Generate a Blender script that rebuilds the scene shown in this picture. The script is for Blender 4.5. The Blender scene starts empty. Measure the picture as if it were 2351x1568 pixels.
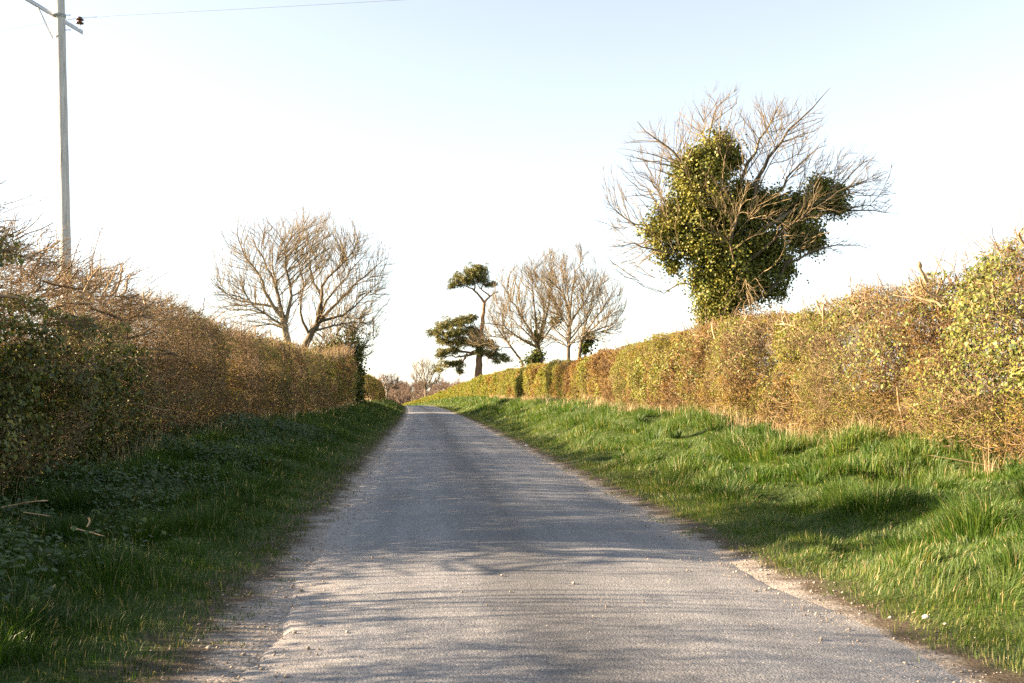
import bpy, math, random
import numpy as np
from mathutils import Vector

random.seed(7)
SC = bpy.context.scene
COL = SC.collection
RNG = np.random.default_rng(20)

# ------------------------------------------------------------------ camera
F = 35.0 / 36.0 * 2351.0
YAW, PITCH = math.radians(5.12), math.radians(3.105)
CAMZ = 1.6
FW = np.array([math.sin(YAW), math.cos(YAW), 0.0])
RT = np.array([math.cos(YAW), -math.sin(YAW), 0.0])


def at(px, py, D):
    """World point at forward distance D seen in direction (px, py) of a 2351 x 1568 frame."""
    xc, yc = (px - 1175.5) / F, (784.0 - py) / F
    fw = math.cos(PITCH) - math.sin(PITCH) * yc
    up = math.sin(PITCH) + math.cos(PITCH) * yc
    t = D / fw
    return RT * (xc * t) + FW * D + np.array([0, 0, CAMZ + up * t])


# ------------------------------------------------------------------ noise
def _hash(ix, iy, seed):
    h = (ix.astype(np.int64) * 374761393 + iy.astype(np.int64) * 668265263 + seed * 974711) & 0x7fffffff
    h = (h ^ (h >> 13)) * 1274126177 & 0x7fffffff
    return ((h ^ (h >> 16)) & 0xffff) / 65535.0


def vnoise(x, y, seed=0):
    x, y = np.asarray(x, float), np.asarray(y, float)
    ix, iy = np.floor(x), np.floor(y)
    fx, fy = x - ix, y - iy
    fx, fy = fx * fx * (3 - 2 * fx), fy * fy * (3 - 2 * fy)
    a, b = _hash(ix, iy, seed), _hash(ix + 1, iy, seed)
    c, d = _hash(ix, iy + 1, seed), _hash(ix + 1, iy + 1, seed)
    return (a * (1 - fx) + b * fx) * (1 - fy) + (c * (1 - fx) + d * fx) * fy


def fnoise(x, y, seed=0):
    return .55 * vnoise(x, y, seed) + .3 * vnoise(x * 2.1, y * 2.1, seed + 5) + .15 * vnoise(x * 4.3, y * 4.3, seed + 9)


def sstep(t):
    t = np.clip(t, 0, 1)
    return t * t * (3 - 2 * t)


# ------------------------------------------------------------------ terrain
HALF = 2.0
VL, VR = 3.85, 4.55          # verge widths, left and right


def cx(y):
    y = np.asarray(y, float)
    return .95 - np.maximum(y - 50, 0) ** 2 / 7000 - np.maximum(y - 150, 0) ** 2 / 2000


def zr(y):
    y = np.asarray(y, float)
    d = np.clip(y - 140, 0, 180)
    return -d ** 2 / 7200


def zbank_l(y):
    return np.interp(y, [0, 12, 18, 24, 50, 80, 150, 250], [.12, .18, .55, .75, .75, .95, 1.1, .6])


def zbank_r(y):
    return np.interp(y, [0, 12, 23, 32, 53, 100, 160, 250], [.4, .6, .9, 1.1, 1.2, 1.25, 1.25, .6])


def ground_z(x, y):
    x, y = np.asarray(x, float), np.asarray(y, float)
    u = x - np.interp(y, YS, CXS)
    z = zr(y)
    vr, vl = u - HALF, -u - HALF
    tr, tl = vr / VR, vl / VL
    s = lambda t: .72 * sstep(t) + .28 * np.clip(t, 0, 1)
    hum = (fnoise(x * .8, y * .55, 3) - .5)
    z = z + np.where(vr > 0, zbank_r(y) * s(tr) + hum * .75 * sstep(vr - .4), 0)
    z = z + np.where(vl > 0, zbank_l(y) * s(tl) + hum * .26 * sstep(vl - .6), 0)
    z = z + np.where((vr <= 0) & (vl <= 0), .05 * (1 - np.minimum(1, (u / HALF) ** 2)) - .012, -.004)
    z = z + np.where(vl > VL + .9, .75 * sstep((vl - VL - .9) / 1.4) * sstep((90 - y) / 30), 0)
    # little bare-earth unevenness beside the tarmac
    e = np.maximum(vr, vl)
    z = z + np.where(e > 0, .035 * (fnoise(x * 4, y * 4, 11) - .45) * sstep(e * 3), 0)
    # far wooded rise
    z = z + 9 * sstep((y - 420) / 420)
    return z


YS = np.linspace(-100, 340, 2000)
CXS = cx(YS)
CXS = np.where(YS > 320, CXS[np.searchsorted(YS, 320)], CXS)


# ------------------------------------------------------------------ object helpers
def make_mesh(name, V, F_, mat, rnd=None, extra=None, smooth=False):
    V = np.ascontiguousarray(V, np.float32)
    F_ = [np.asarray(f) for f in F_ if len(f)]
    me = bpy.data.meshes.new(name)
    me.vertices.add(len(V))
    me.vertices.foreach_set('co', V.ravel())
    loops = np.concatenate([f.ravel() for f in F_]).astype(np.int32)
    sizes = np.concatenate([np.full(len(f), f.shape[1]) for f in F_])
    starts = np.concatenate([[0], np.cumsum(sizes)[:-1]]).astype(np.int32)
    me.loops.add(len(loops))
    me.loops.foreach_set('vertex_index', loops)
    me.polygons.add(len(sizes))
    me.polygons.foreach_set('loop_start', starts)
    if smooth:
        me.polygons.foreach_set('use_smooth', np.ones(len(sizes), bool))
    if rnd is not None:
        a = me.attributes.new('rnd', 'FLOAT', 'FACE')
        a.data.foreach_set('value', np.asarray(rnd, np.float32))
    if extra:
        for k, v in extra.items():
            a = me.attributes.new(k, 'FLOAT', 'POINT')
            a.data.foreach_set('value', np.asarray(v, np.float32))
    me.update(calc_edges=True)
    me.materials.append(mat)
    return me


def obj(name, me, parent=None, loc=None):
    o = bpy.data.objects.new(name, me)
    COL.objects.link(o)
    if parent is not None:
        o.parent = parent
    if loc is not None:
        o.location = loc
    return o


def tag(o, label=None, cat=None, group=None, kind=None):
    if label: o['label'] = label
    if cat: o['category'] = cat
    if group: o['group'] = group
    if kind: o['kind'] = kind
    return o


def thing(name, label, cat, loc, group=None):
    o = obj(name, None, None, tuple(float(v) for v in loc))
    return tag(o, label, cat, group)


class Geo:
    """collects vertices / faces / per-face random values"""
    def __init__(s):
        s.V, s.F, s.R, s.n = [], {}, {}, 0

    def add(s, V, faces, rnd):
        s.V.append(np.asarray(V, np.float32).reshape(-1, 3))
        for f, r in zip(faces, rnd):
            k = f.shape[1]
            s.F.setdefault(k, []).append(f + s.n)
            s.R.setdefault(k, []).append(np.asarray(r, np.float32))
        s.n += len(s.V[-1])

    def build(s, name, mat, parent=None, smooth=False, origin=None):
        V = np.concatenate(s.V)
        if origin is not None:
            V = V - np.asarray(origin, np.float32)
        ks = sorted(s.F)
        Fs = [np.concatenate(s.F[k]) for k in ks]
        R = np.concatenate([np.concatenate(s.R[k]) for k in ks])
        me = make_mesh(name, V, Fs, mat, R, smooth=smooth)
        return obj(name, me, parent)


def norm(v):
    return v / np.maximum(np.linalg.norm(v, axis=-1, keepdims=True), 1e-9)


def tubes(geo, P, R, sides=3, cap=False, rnd=None):
    K, n, _ = P.shape
    if K == 0:
        return
    T = np.empty_like(P)
    T[:, 1:-1] = P[:, 2:] - P[:, :-2]
    T[:, 0] = P[:, 1] - P[:, 0]
    T[:, -1] = P[:, -1] - P[:, -2]
    T = norm(T)
    D = norm(P[:, -1] - P[:, 0])
    ref = np.where(np.abs(D[:, 2:3]) > .8, np.array([[1., 0, 0]]), np.array([[0, 0, 1.]]))[:, None, :]
    U = norm(np.cross(T, ref))
    W = np.cross(T, U)
    a = np.linspace(0, 2 * np.pi, sides, endpoint=False)
    ca, sa = np.cos(a)[None, None, :, None], np.sin(a)[None, None, :, None]
    V = P[:, :, None, :] + R[:, :, None, None] * (ca * U[:, :, None, :] + sa * W[:, :, None, :])
    base = (np.arange(K) * n * sides)[:, None, None]
    i = np.arange(n - 1)[None, :, None] * sides
    j = np.arange(sides)[None, None, :]
    j2 = (j + 1) % sides
    f = np.stack([base + i + j, base + i + j2, base + i + sides + j2, base + i + sides + j], -1).reshape(-1, 4)
    if rnd is None:
        rnd = RNG.random(K)
    rr = np.repeat(rnd, (n - 1) * sides)
    fs, rs = [f], [rr]
    if cap and sides in (4, 3, 5, 6, 8):
        c = (base[:, 0] + (n - 1) * sides + np.arange(sides)[None])
        fs.append(c.reshape(-1, sides)); rs.append(rnd * .3)
    geo.add(V.reshape(-1, 3), fs, rs)


LEAF = (np.array([[0, 0, 0], [-.5, .5, .12], [0, 1, -.05], [.5, .5, .12]]), np.array([[0, 3, 2], [0, 2, 1]]))
IVY = (np.array([[0, 0, 0], [-.52, .12, .05], [-.40, .52, .12], [0, 1.0, -.08], [.40, .52, .12], [.52, .12, .05]]),
       np.array([[0, 3, 2, 1], [0, 5, 4, 3]]))
NEEDLE = (np.array([[0, 0, 0], [-.5, .6, 0], [0, 1, 0], [.5, .6, 0]]), np.array([[0, 3, 2, 1]]))


def leaves(geo, pos, nrm, tip, size, width, tmpl, rnd):
    """instances of a leaf outline; nrm = face normal, tip = direction of the tip"""
    N = len(pos)
    if N == 0:
        return
    nrm = norm(nrm)
    tip = norm(tip - nrm * np.sum(tip * nrm, -1, keepdims=True))
    side = np.cross(tip, nrm)
    Vt, Ft = tmpl
    s = np.broadcast_to(np.asarray(size, float), (N,))[:, None, None]
    V = pos[:, None, :] + s * (Vt[None, :, 0:1] * width * side[:, None] + Vt[None, :, 1:2] * tip[:, None] + Vt[None, :, 2:3] * nrm[:, None])
    f = (Ft[None] + (np.arange(N) * len(Vt))[:, None, None]).reshape(-1, Ft.shape[1])
    geo.add(V.reshape(-1, 3), [f], [np.repeat(rnd, len(Ft))])


def rvec(n, rng=RNG):
    return norm(rng.normal(size=(n, 3)))


def spawn(P, R, m, t0, t1, ang, ln, nseg, wander, trop, rf, rmin, taper=.35, absolute=False, tfall=.5, rng=RNG, radial=None):
    """grow m side shoots from every polyline"""
    K, n, _ = P.shape
    t = rng.uniform(t0, t1, (K, m)) * (n - 1)
    i = np.minimum(t.astype(int), n - 2)
    f = (t - i)[..., None]
    k = np.arange(K)[:, None]
    S = P[k, i] * (1 - f) + P[k, i + 1] * f
    T = norm(P[k, i + 1] - P[k, i]).reshape(-1, 3)
    rad = (R[k, i] * (1 - f[..., 0]) + R[k, i + 1] * f[..., 0]).reshape(-1)
    L = np.linalg.norm(np.diff(P, axis=1), axis=-1).sum(1)
    L = np.repeat(L, m)
    S = S.reshape(-1, 3)
    N = len(S)
    perp = rvec(N, rng)
    perp = norm(perp - T * np.sum(perp * T, -1, keepdims=True))
    a = rng.uniform(ang[0], ang[1], N)[:, None]
    d = norm(np.cos(a) * T + np.sin(a) * perp)
    if radial is not None:
        d = norm(d + norm(S - radial) * .9)
    l = rng.uniform(ln[0], ln[1], N)
    if not absolute:
        l = l * L * (1 - tfall * (t.reshape(-1) / (n - 1)))
    out = np.empty((N, nseg + 1, 3))
    out[:, 0] = S
    trop = np.asarray(trop, float)
    for q in range(nseg):
        d = norm(d + rng.normal(size=(N, 3)) * wander + trop)
        out[:, q + 1] = out[:, q] + d * (l / nseg)[:, None]
    r0 = np.maximum(rad * rf * rng.uniform(.7, 1.0, N), rmin)
    w = np.linspace(0, 1, nseg + 1)[None]
    Ro = np.maximum(r0[:, None] * (1 - w * (1 - taper)), rmin * .7)
    return out, Ro


# ------------------------------------------------------------------ materials
def new_mat(name):
    m = bpy.data.materials.new(name)
    m.use_nodes = True
    nt = m.node_tree
    nt.nodes.clear()
    return m, nt, nt.nodes.new('ShaderNodeOutputMaterial')


def ramp(nt, stops):
    r = nt.nodes.new('ShaderNodeValToRGB')
    while len(r.color_ramp.elements) < len(stops):
        r.color_ramp.elements.new(.5)
    for e, (p, c) in zip(r.color_ramp.elements, stops):
        e.position = p
        e.color = (*c, 1)
    return r


def leaf_mat(name, stops, transl=.35, rough=.5, spec=.4, tcol=(1.2, 1.1, .5)):
    m, nt, out = new_mat(name)
    L = nt.links.new
    at_ = nt.nodes.new('ShaderNodeAttribute'); at_.attribute_name = 'rnd'
    r = ramp(nt, stops); L(at_.outputs['Fac'], r.inputs[0])
    p = nt.nodes.new('ShaderNodeBsdfPrincipled')
    L(r.outputs[0], p.inputs['Base Color'])
    p.inputs['Roughness'].default_value = rough
    p.inputs['Specular IOR Level'].default_value = spec
    t = nt.nodes.new('ShaderNodeBsdfTranslucent')
    mul = nt.nodes.new('ShaderNodeMix'); mul.data_type = 'RGBA'; mul.blend_type = 'MULTIPLY'
    mul.inputs['Factor'].default_value = 1
    L(r.outputs[0], mul.inputs['A']); mul.inputs['B'].default_value = (*tcol, 1)
    L(mul.outputs['Result'], t.inputs['Color'])
    mx = nt.nodes.new('ShaderNodeMixShader'); mx.inputs[0].default_value = transl
    L(p.outputs[0], mx.inputs[1]); L(t.outputs[0], mx.inputs[2]); L(mx.outputs[0], out.inputs[0])
    return m


def bark_mat(name, stops, scale=8.0, bump=.3, stretch=(1, 1, .25), rough=.85):
    m, nt, out = new_mat(name)
    L = nt.links.new
    at_ = nt.nodes.new('ShaderNodeAttribute'); at_.attribute_name = 'rnd'
    tc = nt.nodes.new('ShaderNodeTexCoord')
    mp = nt.nodes.new('ShaderNodeMapping'); mp.inputs['Scale'].default_value = stretch
    L(tc.outputs['Object'], mp.inputs[0])
    nz = nt.nodes.new('ShaderNodeTexNoise'); nz.inputs['Scale'].default_value = scale; nz.inputs['Detail'].default_value = 5
    L(mp.outputs[0], nz.inputs[0])
    ma = nt.nodes.new('ShaderNodeMath'); ma.operation = 'MULTIPLY_ADD'
    L(at_.outputs['Fac'], ma.inputs[0]); ma.inputs[1].default_value = .5
    ms = nt.nodes.new('ShaderNodeMath'); ms.operation = 'MULTIPLY_ADD'
    L(nz.outputs['Fac'], ms.inputs[0]); ms.inputs[1].default_value = 1.2; ms.inputs[2].default_value = -.35
    L(ms.outputs[0], ma.inputs[2])
    r = ramp(nt, stops); L(ma.outputs[0], r.inputs[0])
    p = nt.nodes.new('ShaderNodeBsdfPrincipled')
    p.inputs['Roughness'].default_value = rough
    p.inputs['Specular IOR Level'].default_value = .25
    L(r.outputs[0], p.inputs['Base Color'])
    if bump:
        b = nt.nodes.new('ShaderNodeBump'); b.inputs['Strength'].default_value = bump; b.inputs['Distance'].default_value = .03
        L(nz.outputs['Fac'], b.inputs['Height']); L(b.outputs[0], p.inputs['Normal'])
    L(p.outputs[0], out.inputs[0])
    return m


M = {}
M['twig'] = bark_mat('hedge_twig', [(0, (.05, .034, .02)), (.45, (.17, .115, .062)), (1, (.36, .27, .165))], 14, 0)
M['stump'] = bark_mat('sawn_wood', [(0, (.22, .14, .07)), (.6, (.42, .30, .17)), (1, (.55, .42, .26))], 14, .4)
M['bark'] = bark_mat('grey_bark', [(0, (.05, .042, .03)), (.5, (.14, .112, .075)), (1, (.27, .225, .15))], 7, .6)
M['treetwig'] = bark_mat('tree_twig', [(0, (.065, .048, .026)), (.5, (.18, .135, .07)), (1, (.28, .22, .125))], 7, 0)
M['pinebark'] = bark_mat('pine_bark', [(0, (.09, .05, .03)), (.5, (.26, .15, .085)), (1, (.40, .25, .14))], 3, .7)
M['oaktwig'] = bark_mat('brown_twig', [(0, (.085, .058, .042)), (.5, (.16, .112, .082)), (1, (.24, .175, .125))], 2, 0)
M['hedgeleaf'] = leaf_mat('hedge_leaf', [(0, (.10, .055, .018)), (.3, (.19, .115, .032)), (.52, (.23, .17, .036)), (.75, (.20, .20, .03)), (1, (.11, .155, .025))], .33, .6, .2)
M['ivy'] = leaf_mat('ivy_leaf', [(0, (.028, .044, .010)), (.4, (.075, .098, .017)), (.8, (.16, .165, .028)), (1, (.24, .215, .045))], .2, .48, .28)
M['needle'] = leaf_mat('pine_needle', [(0, (.065, .078, .026)), (.6, (.145, .14, .042)), (1, (.24, .20, .065))], .2, .5, .3)
M['grass'] = leaf_mat('grass_blade', [(0, (.016, .042, .006)), (.45, (.040, .090, .010)), (.8, (.085, .14, .02)), (.93, (.15, .18, .04)), (1, (.30, .25, .12))], .38, .5, .35, (1.15, 1.2, .5))
M['drygrass'] = leaf_mat('dry_grass', [(0, (.26, .18, .09)), (.6, (.40, .30, .17)), (1, (.52, .42, .27))], .3, .6, .2, (1, 1, .9))
M['bramble'] = leaf_mat('bramble_leaf', [(0, (.02, .045, .014)), (.6, (.045, .085, .022)), (1, (.08, .12, .03))], .25, .5, .35)
M['chalk'] = bark_mat('chalk', [(0, (.6, .58, .54)), (1, (.82, .8, .77))], 60, .3, (1, 1, 1))
M['pebble'] = bark_mat('pebble', [(0, (.12, .10, .085)), (.5, (.27, .23, .19)), (1, (.50, .45, .39))], 60, 0, (1, 1, 1))


def metal_mat(name, col, rough, metallic=.7):
    m, nt, out = new_mat(name)
    p = nt.nodes.new('ShaderNodeBsdfPrincipled')
    nz = nt.nodes.new('ShaderNodeTexNoise'); nz.inputs['Scale'].default_value = 9; nz.inputs['Detail'].default_value = 4
    r = ramp(nt, [(.3, tuple(c * .75 for c in col)), (.7, col)])
    nt.links.new(nz.outputs['Fac'], r.inputs[0]); nt.links.new(r.outputs[0], p.inputs['Base Color'])
    p.inputs['Metallic'].default_value = metallic; p.inputs['Roughness'].default_value = rough
    nt.links.new(p.outputs[0], out.inputs[0])
    return m


M['galv'] = metal_mat('galvanised_steel', (.55, .57, .6), .5, .5)
M['porcelain'] = metal_mat('brown_glaze', (.085, .032, .018), .15, 0)
M['rust'] = metal_mat('rusty_wire', (.20, .13, .085), .7, .3)
M['wire'] = metal_mat('wire_metal', (.30, .30, .31), .5, .6)


def pole_mat():
    m, nt, out = new_mat('weathered_pole_wood')
    L = nt.links.new
    tc = nt.nodes.new('ShaderNodeTexCoord')
    mp = nt.nodes.new('ShaderNodeMapping'); mp.inputs['Scale'].default_value = (30, 30, .9)
    L(tc.outputs['Object'], mp.inputs[0])
    nz = nt.nodes.new('ShaderNodeTexNoise'); nz.inputs['Scale'].default_value = 1; nz.inputs['Detail'].default_value = 6; nz.inputs['Roughness'].default_value = .65
    L(mp.outputs[0], nz.inputs[0])
    r = ramp(nt, [(.30, (.16, .155, .15)), (.42, (.36, .355, .345)), (.7, (.55, .545, .53))])
    L(nz.outputs['Fac'], r.inputs[0])
    p = nt.nodes.new('ShaderNodeBsdfPrincipled'); p.inputs['Roughness'].default_value = .85
    L(r.outputs[0], p.inputs['Base Color'])
    b = nt.nodes.new('ShaderNodeBump'); b.inputs['Strength'].default_value = .6; b.inputs['Distance'].default_value = .02
    L(nz.outputs['Fac'], b.inputs['Height']); L(b.outputs[0], p.inputs['Normal'])
    L(p.outputs[0], out.inputs[0])
    return m


M['pole'] = pole_mat()


def road_mat():
    m, nt, out = new_mat('worn_tarmac')
    L = nt.links.new
    N = nt.nodes.new
    geo = N('ShaderNodeNewGeometry')
    ua = N('ShaderNodeAttribute'); ua.attribute_name = 'edge'        # metres from the nearer tarmac edge
    ul = N('ShaderNodeAttribute'); ul.attribute_name = 'lateral'     # metres from the centre line
    big = N('ShaderNodeTexNoise'); big.inputs['Scale'].default_value = .55; big.inputs['Detail'].default_value = 5
    mid = N('ShaderNodeTexNoise'); mid.inputs['Scale'].default_value = 5; mid.inputs['Detail'].default_value = 6
    chip = N('ShaderNodeTexVoronoi'); chip.inputs['Scale'].default_value = 70
    chip2 = N('ShaderNodeTexNoise'); chip2.inputs['Scale'].default_value = 38; chip2.inputs['Detail'].default_value = 4; chip2.inputs['Roughness'].default_value = .7
    for n_ in (big, mid, chip, chip2):
        L(geo.outputs['Position'], n_.inputs['Vector'])
    stone = ramp(nt, [(0, (.115, .12, .128)), (.45, (.158, .162, .170)), (.8, (.21, .212, .218)), (1, (.33, .325, .32))])
    L(chip.outputs['Color'], stone.inputs[0])
    # wheel tracks / darker crown
    crown = N('ShaderNodeMath'); crown.operation = 'ABSOLUTE'; L(ul.outputs['Fac'], crown.inputs[0])
    cr = N('ShaderNodeMapRange'); cr.inputs[1].default_value = .1; cr.inputs[2].default_value = .75
    cr.inputs[3].default_value = .62; cr.inputs[4].default_value = 1.0
    L(crown.outputs[0], cr.inputs[0])
    bigm = N('ShaderNodeMapRange'); bigm.inputs[1].default_value = .3; bigm.inputs[2].default_value = .7; bigm.inputs[3].default_value = .85; bigm.inputs[4].default_value = 1.12
    L(big.outputs['Fac'], bigm.inputs[0])
    smp = N('ShaderNodeMapping'); smp.inputs['Scale'].default_value = (2.6, .10, 1)
    L(geo.outputs['Position'], smp.inputs[0])
    sno = N('ShaderNodeTexNoise'); sno.inputs['Scale'].default_value = 1; sno.inputs['Detail'].default_value = 4
    L(smp.outputs[0], sno.inputs['Vector'])
    smr = N('ShaderNodeMapRange'); smr.inputs[1].default_value = .3; smr.inputs[2].default_value = .7; smr.inputs[3].default_value = .80; smr.inputs[4].default_value = 1.14
    L(sno.outputs['Fac'], smr.inputs[0])
    cs = N('ShaderNodeMath'); cs.operation = 'MULTIPLY'; L(cr.outputs[0], cs.inputs[0]); L(smr.outputs[0], cs.inputs[1])
    mm = N('ShaderNodeMath'); mm.operation = 'MULTIPLY'; L(cs.outputs[0], mm.inputs[0]); L(bigm.outputs[0], mm.inputs[1])
    vm = N('ShaderNodeMix'); vm.data_type = 'RGBA'; vm.blend_type = 'MULTIPLY'; vm.inputs['Factor'].default_value = 1
    cmb = N('ShaderNodeCombineColor')
    for k in range(3): L(mm.outputs[0], cmb.inputs[k])
    L(stone.outputs[0], vm.inputs['A']); L(cmb.outputs[0], vm.inputs['B'])
    # chalky dust washed in from the edges
    dn = N('ShaderNodeMath'); dn.operation = 'MULTIPLY_ADD'
    L(mid.outputs['Fac'], dn.inputs[0]); dn.inputs[1].default_value = -.75; L(ua.outputs['Fac'], dn.inputs[2])
    dr = N('ShaderNodeMapRange'); dr.inputs[1].default_value = -.38; dr.inputs[2].default_value = .12; dr.inputs[3].default_value = .6; dr.inputs[4].default_value = 0
    L(dn.outputs[0], dr.inputs[0])
    dust = ramp(nt, [(.3, (.25, .232, .215)), (.7, (.38, .355, .33))]); L(chip2.outputs['Fac'], dust.inputs[0])
    mx = N('ShaderNodeMix'); mx.data_type = 'RGBA'
    L(dr.outputs[0], mx.inputs['Factor']); L(vm.outputs['Result'], mx.inputs['A']); L(dust.outputs[0], mx.inputs['B'])
    p = N('ShaderNodeBsdfPrincipled'); p.inputs['Roughness'].default_value = .8
    p.inputs['Specular IOR Level'].default_value = .35
    L(mx.outputs['Result'], p.inputs['Base Color'])
    hs = N('ShaderNodeMath'); hs.operation = 'MULTIPLY_ADD'
    L(chip.outputs['Distance'], hs.inputs[0]); hs.inputs[1].default_value = -.9; L(chip2.outputs['Fac'], hs.inputs[2])
    b = N('ShaderNodeBump'); b.inputs['Strength'].default_value = .45; b.inputs['Distance'].default_value = .010
    L(hs.outputs[0], b.inputs['Height']); L(b.outputs[0], p.inputs['Normal'])
    L(p.outputs[0], out.inputs[0])
    return m


def ground_mat():
    m, nt, out = new_mat('verge_soil_and_turf')
    L = nt.links.new
    N = nt.nodes.new
    geo = N('ShaderNodeNewGeometry')
    ua = N('ShaderNodeAttribute'); ua.attribute_name = 'edge'
    mid = N('ShaderNodeTexNoise'); mid.inputs['Scale'].default_value = 2.6; mid.inputs['Detail'].default_value = 6
    fine = N('ShaderNodeTexNoise'); fine.inputs['Scale'].default_value = 45; fine.inputs['Detail'].default_value = 5
    for n_ in (mid, fine):
        L(geo.outputs['Position'], n_.inputs['Vector'])
    chalk = ramp(nt, [(.3, (.11, .095, .08)), (.5, (.25, .228, .205)), (.75, (.42, .395, .37))]); L(fine.outputs['Fac'], chalk.inputs[0])
    turf = ramp(nt, [(.3, (.022, .035, .010)), (.6, (.05, .075, .018)), (.8, (.08, .085, .03))]); L(fine.outputs['Fac'], turf.inputs[0])
    soil = ramp(nt, [(.35, (.05, .04, .027)), (.7, (.105, .085, .06))]); L(fine.outputs['Fac'], soil.inputs[0])
    dn = N('ShaderNodeMath'); dn.operation = 'MULTIPLY_ADD'
    L(mid.outputs['Fac'], dn.inputs[0]); dn.inputs[1].default_value = -.9; L(ua.outputs['Fac'], dn.inputs[2])
    d1 = N('ShaderNodeMapRange'); d1.inputs[1].default_value = -.36; d1.inputs[2].default_value = -.06
    L(dn.outputs[0], d1.inputs[0])
    d2 = N('ShaderNodeMapRange'); d2.inputs[1].default_value = .05; d2.inputs[2].default_value = .35
    L(dn.outputs[0], d2.inputs[0])
    a = N('ShaderNodeMix'); a.data_type = 'RGBA'; L(d1.outputs[0], a.inputs['Factor']); L(chalk.outputs[0], a.inputs['A']); L(soil.outputs[0], a.inputs['B'])
    c = N('ShaderNodeMix'); c.data_type = 'RGBA'; L(d2.outputs[0], c.inputs['Factor']); L(a.outputs['Result'], c.inputs['A']); L(turf.outputs[0], c.inputs['B'])
    p = N('ShaderNodeBsdfPrincipled'); p.inputs['Roughness'].default_value = .95; p.inputs['Specular IOR Level'].default_value = .15
    L(c.outputs['Result'], p.inputs['Base Color'])
    b = N('ShaderNodeBump'); b.inputs['Strength'].default_value = .6; b.inputs['Distance'].default_value = .02
    L(fine.outputs['Fac'], b.inputs['Height']); L(b.outputs[0], p.inputs['Normal'])
    L(p.outputs[0], out.inputs[0])
    return m


M['road'] = road_mat()
M['ground'] = ground_mat()


# ------------------------------------------------------------------ ground and road
def grid_faces(ny, nx):
    i = np.arange(ny - 1)[:, None] * nx
    j = np.arange(nx - 1)[None]
    a = i + j
    return np.stack([a, a + 1, a + nx + 1, a + nx], -1).reshape(-1, 4)


def edge_jit(y, side):
    fl = .42 * sstep((8.2 - y) / 2.8) if side else .10 * sstep((10 - y) / 4)
    return fl + .10 * (fnoise(y * .9, y * 0 + side * 13, 31) - .5) * 2 + .05 * (fnoise(y * 3.7, y * 0 + side * 7, 37) - .5) * 2


def build_ground():
    ys = np.concatenate([np.arange(-40, 0, 1.0), np.arange(0, 40, .16), np.arange(40, 110, .5), np.arange(110, 330, 2),
                         np.linspace(330, 1500, 60)])
    us = np.concatenate([-np.geomspace(9, 700, 34)[::-1], np.arange(-8.8, 10.6, .16), np.geomspace(11, 700, 34)])
    Y, U = np.meshgrid(ys, us, indexing='ij')
    X = U + np.interp(Y, YS, CXS)
    Z = ground_z(X, Y)
    inside = np.abs(U) < HALF - .16
    Z = np.where(inside, Z - .06, Z)
    e = np.abs(U) - HALF
    e = np.where(U > 0, e * 1.3, e * .95)
    V = np.stack([X, Y, Z], -1).reshape(-1, 3)
    me = make_mesh('ground', V, [grid_faces(len(ys), len(us))], M['ground'], extra={'edge': e.ravel()}, smooth=True)
    tag(obj('ground', me), kind='structure')


def build_road():
    ys = np.concatenate([np.arange(-30, 0, .5), np.arange(0, 45, .06), np.arange(45, 120, .35), np.arange(120, 330, 1.5)])
    n = 25
    w = np.linspace(-1, 1, n)
    L_ = -HALF + edge_jit(ys, 0)
    R_ = HALF + edge_jit(ys, 1)
    U = (L_ + R_)[:, None] / 2 + (R_ - L_)[:, None] / 2 * w[None]
    Y = np.repeat(ys[:, None], n, 1)
    X = U + np.interp(Y, YS, CXS)
    Z = zr(Y) + .05 * (1 - np.minimum(1, (U / HALF) ** 2)) + .002
    Z = Z + .006 * (fnoise(X * 1.3, Y * 1.3, 71) - .5)
    e = np.minimum(U - L_[:, None], R_[:, None] - U)
    side = np.where(U < 0, 1.0, 1.9)
    V = np.stack([X, Y, Z], -1)
    lo = V.copy()
    V2 = np.concatenate([V[:, :1] - np.array([.12, 0, .05]), V, V[:, -1:] - np.array([-.12, 0, .05])], 1)
    E2 = np.concatenate([e[:, :1], e * side, e[:, -1:]], 1)
    U2 = np.concatenate([U[:, :1], U, U[:, -1:]], 1)
    me = make_mesh('road', V2.reshape(-1, 3), [grid_faces(len(ys), n + 2)], M['road'],
                   extra={'edge': E2.ravel(), 'lateral': U2.ravel()}, smooth=True)
    tag(obj('road', me), kind='structure')


build_ground()
build_road()


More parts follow.
